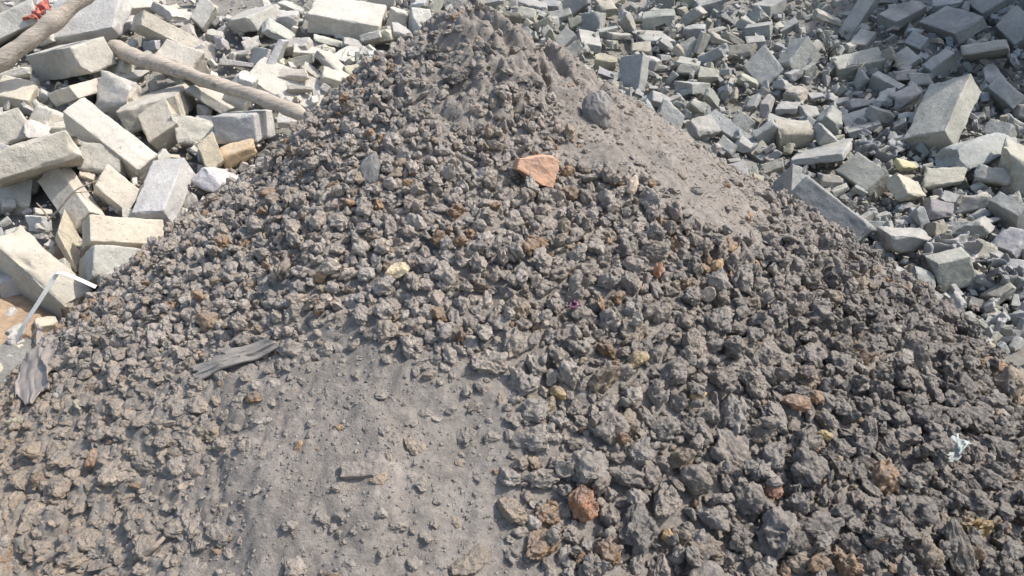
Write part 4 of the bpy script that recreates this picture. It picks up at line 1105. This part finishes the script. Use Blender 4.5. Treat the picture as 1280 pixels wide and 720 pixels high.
# orange earth at the left foot
def earth(x, y):
    p = xy0(x, y); return np.maximum(ground(x, y), heap(x, y)) + 0.05 * np.exp(-(((x + 1.98) / 0.30) ** 2 + ((y - 2.50) / 0.28) ** 2)) - 0.018 + 0.02 * fbm(p * 12, 3, 71)
P_ = at(8, 405)[0]
def earth(x, y):
    p = xy0(x, y); return surf(x, y) + 0.085 * np.exp(-(((x - P_[0] + .08) / 0.26) ** 2 + ((y - P_[1]) / 0.22) ** 2)) - 0.03 + 0.03 * fbm(p * 11, 3, 71)
o = obj('orange_earth', grid_mesh('orange_earth', np.arange(P_[0] - .7, P_[0] + .45, .008), np.arange(P_[1] - .5, P_[1] + .5, .008), earth, dust_mat('orange_earth', (0.38, 0.275, 0.185), (0.32, 0.245, 0.18))))
tag(o, 'patch of crumbly orange earth at the left foot of the heap', 'earth', None, 'stuff')

# ================================================================ unseen wall added past the right edge to shade the far corner
mw, tw, bw = nt('shade_wall_bricks'); tcw = N(tw, 'TexCoord'); br = N(tw, 'TexBrick'); mpw = N(tw, 'Mapping'); mpw.inputs['Rotation'].default_value = (R(90), 0, R(90))
L(tw, tcw.outputs['Object'], mpw.inputs['Vector']); L(tw, mpw.outputs['Vector'], br.inputs['Vector'])
br.inputs['Scale'].default_value = 2.2; br.inputs['Color1'].default_value = (.33, .31, .28, 1); br.inputs['Color2'].default_value = (.27, .26, .24, 1); br.inputs['Mortar'].default_value = (.2, .19, .18, 1)
L(tw, br.outputs['Color'], bw.inputs['Base Color'])
qw, Fw = rough_block(np.diag([0.4, 3.4, 4.0]), 60, np.random.RandomState(5), 0.05, 0, 0.04, 0)
top_ = qw[:, 2] > 0.6
qw[:, 2] -= np.where(top_, (np.floor((noise(np.stack([qw[:, 1] * 1.4, 0 * qw[:, 1], 0 * qw[:, 1]], -1), 4) + 1) * 4) / 4) * 0.55 * ss(0.6, 1.4, qw[:, 2]), 0)
o = obj('shade_wall', mesh_np('shade_wall', qw, Fw, mw, smooth=False), (4.9, 6.5, 2.0)); o.rotation_euler = (0, 0, -0.2)
tag(o, 'tall ragged wall added out of view to shade the right corner', 'wall')

# ================================================================ light, sky, camera
w = bpy.data.worlds.new('World'); sc.world = w; w.use_nodes = True
t = w.node_tree; bg = t.nodes['Background']; sky = t.nodes.new('ShaderNodeTexSky'); sky.sky_type = 'NISHITA'; sky.sun_disc = False
AZ_S, EL_S = R(5), R(54)                # azimuth counted from +x towards +y
sd = np.array([math.cos(EL_S) * math.cos(AZ_S), math.cos(EL_S) * math.sin(AZ_S), math.sin(EL_S)])
sky.sun_elevation = EL_S; sky.sun_rotation = math.pi / 2 - AZ_S; sky.dust_density = 3.0; sky.air_density = 1.2
t.links.new(sky.outputs[0], bg.inputs[0]); bg.inputs[1].default_value = 0.15
sl = bpy.data.lights.new('sun', 'SUN'); sl.energy = 3.2; sl.angle = R(0.6); sl.color = (1.0, 0.94, 0.86)
so = bpy.data.objects.new('sun', sl); COL.objects.link(so); so.rotation_euler = Vector(sd).to_track_quat('Z', 'Y').to_euler(); so.location = (6, 2, 8)

cam = bpy.data.cameras.new('camera'); cam.sensor_width = 36; cam.lens = 36 * FPX / 1280; cam.clip_start = 0.05; cam.clip_end = 2000
co = bpy.data.objects.new('camera', cam); COL.objects.link(co); co.location = CAM; co.rotation_euler = (R(90) - PITCH, 0, 0); sc.camera = co
sc.view_settings.view_transform = 'Standard'; sc.view_settings.look = 'None'; sc.view_settings.gamma = 1.0; sc.view_settings.exposure = 0.68
sc.view_settings.use_curve_mapping = False
sc.cycles.use_denoising = True
sc.cycles.max_bounces = 4; sc.cycles.diffuse_bounces = 3
sc.render.use_persistent_data = False
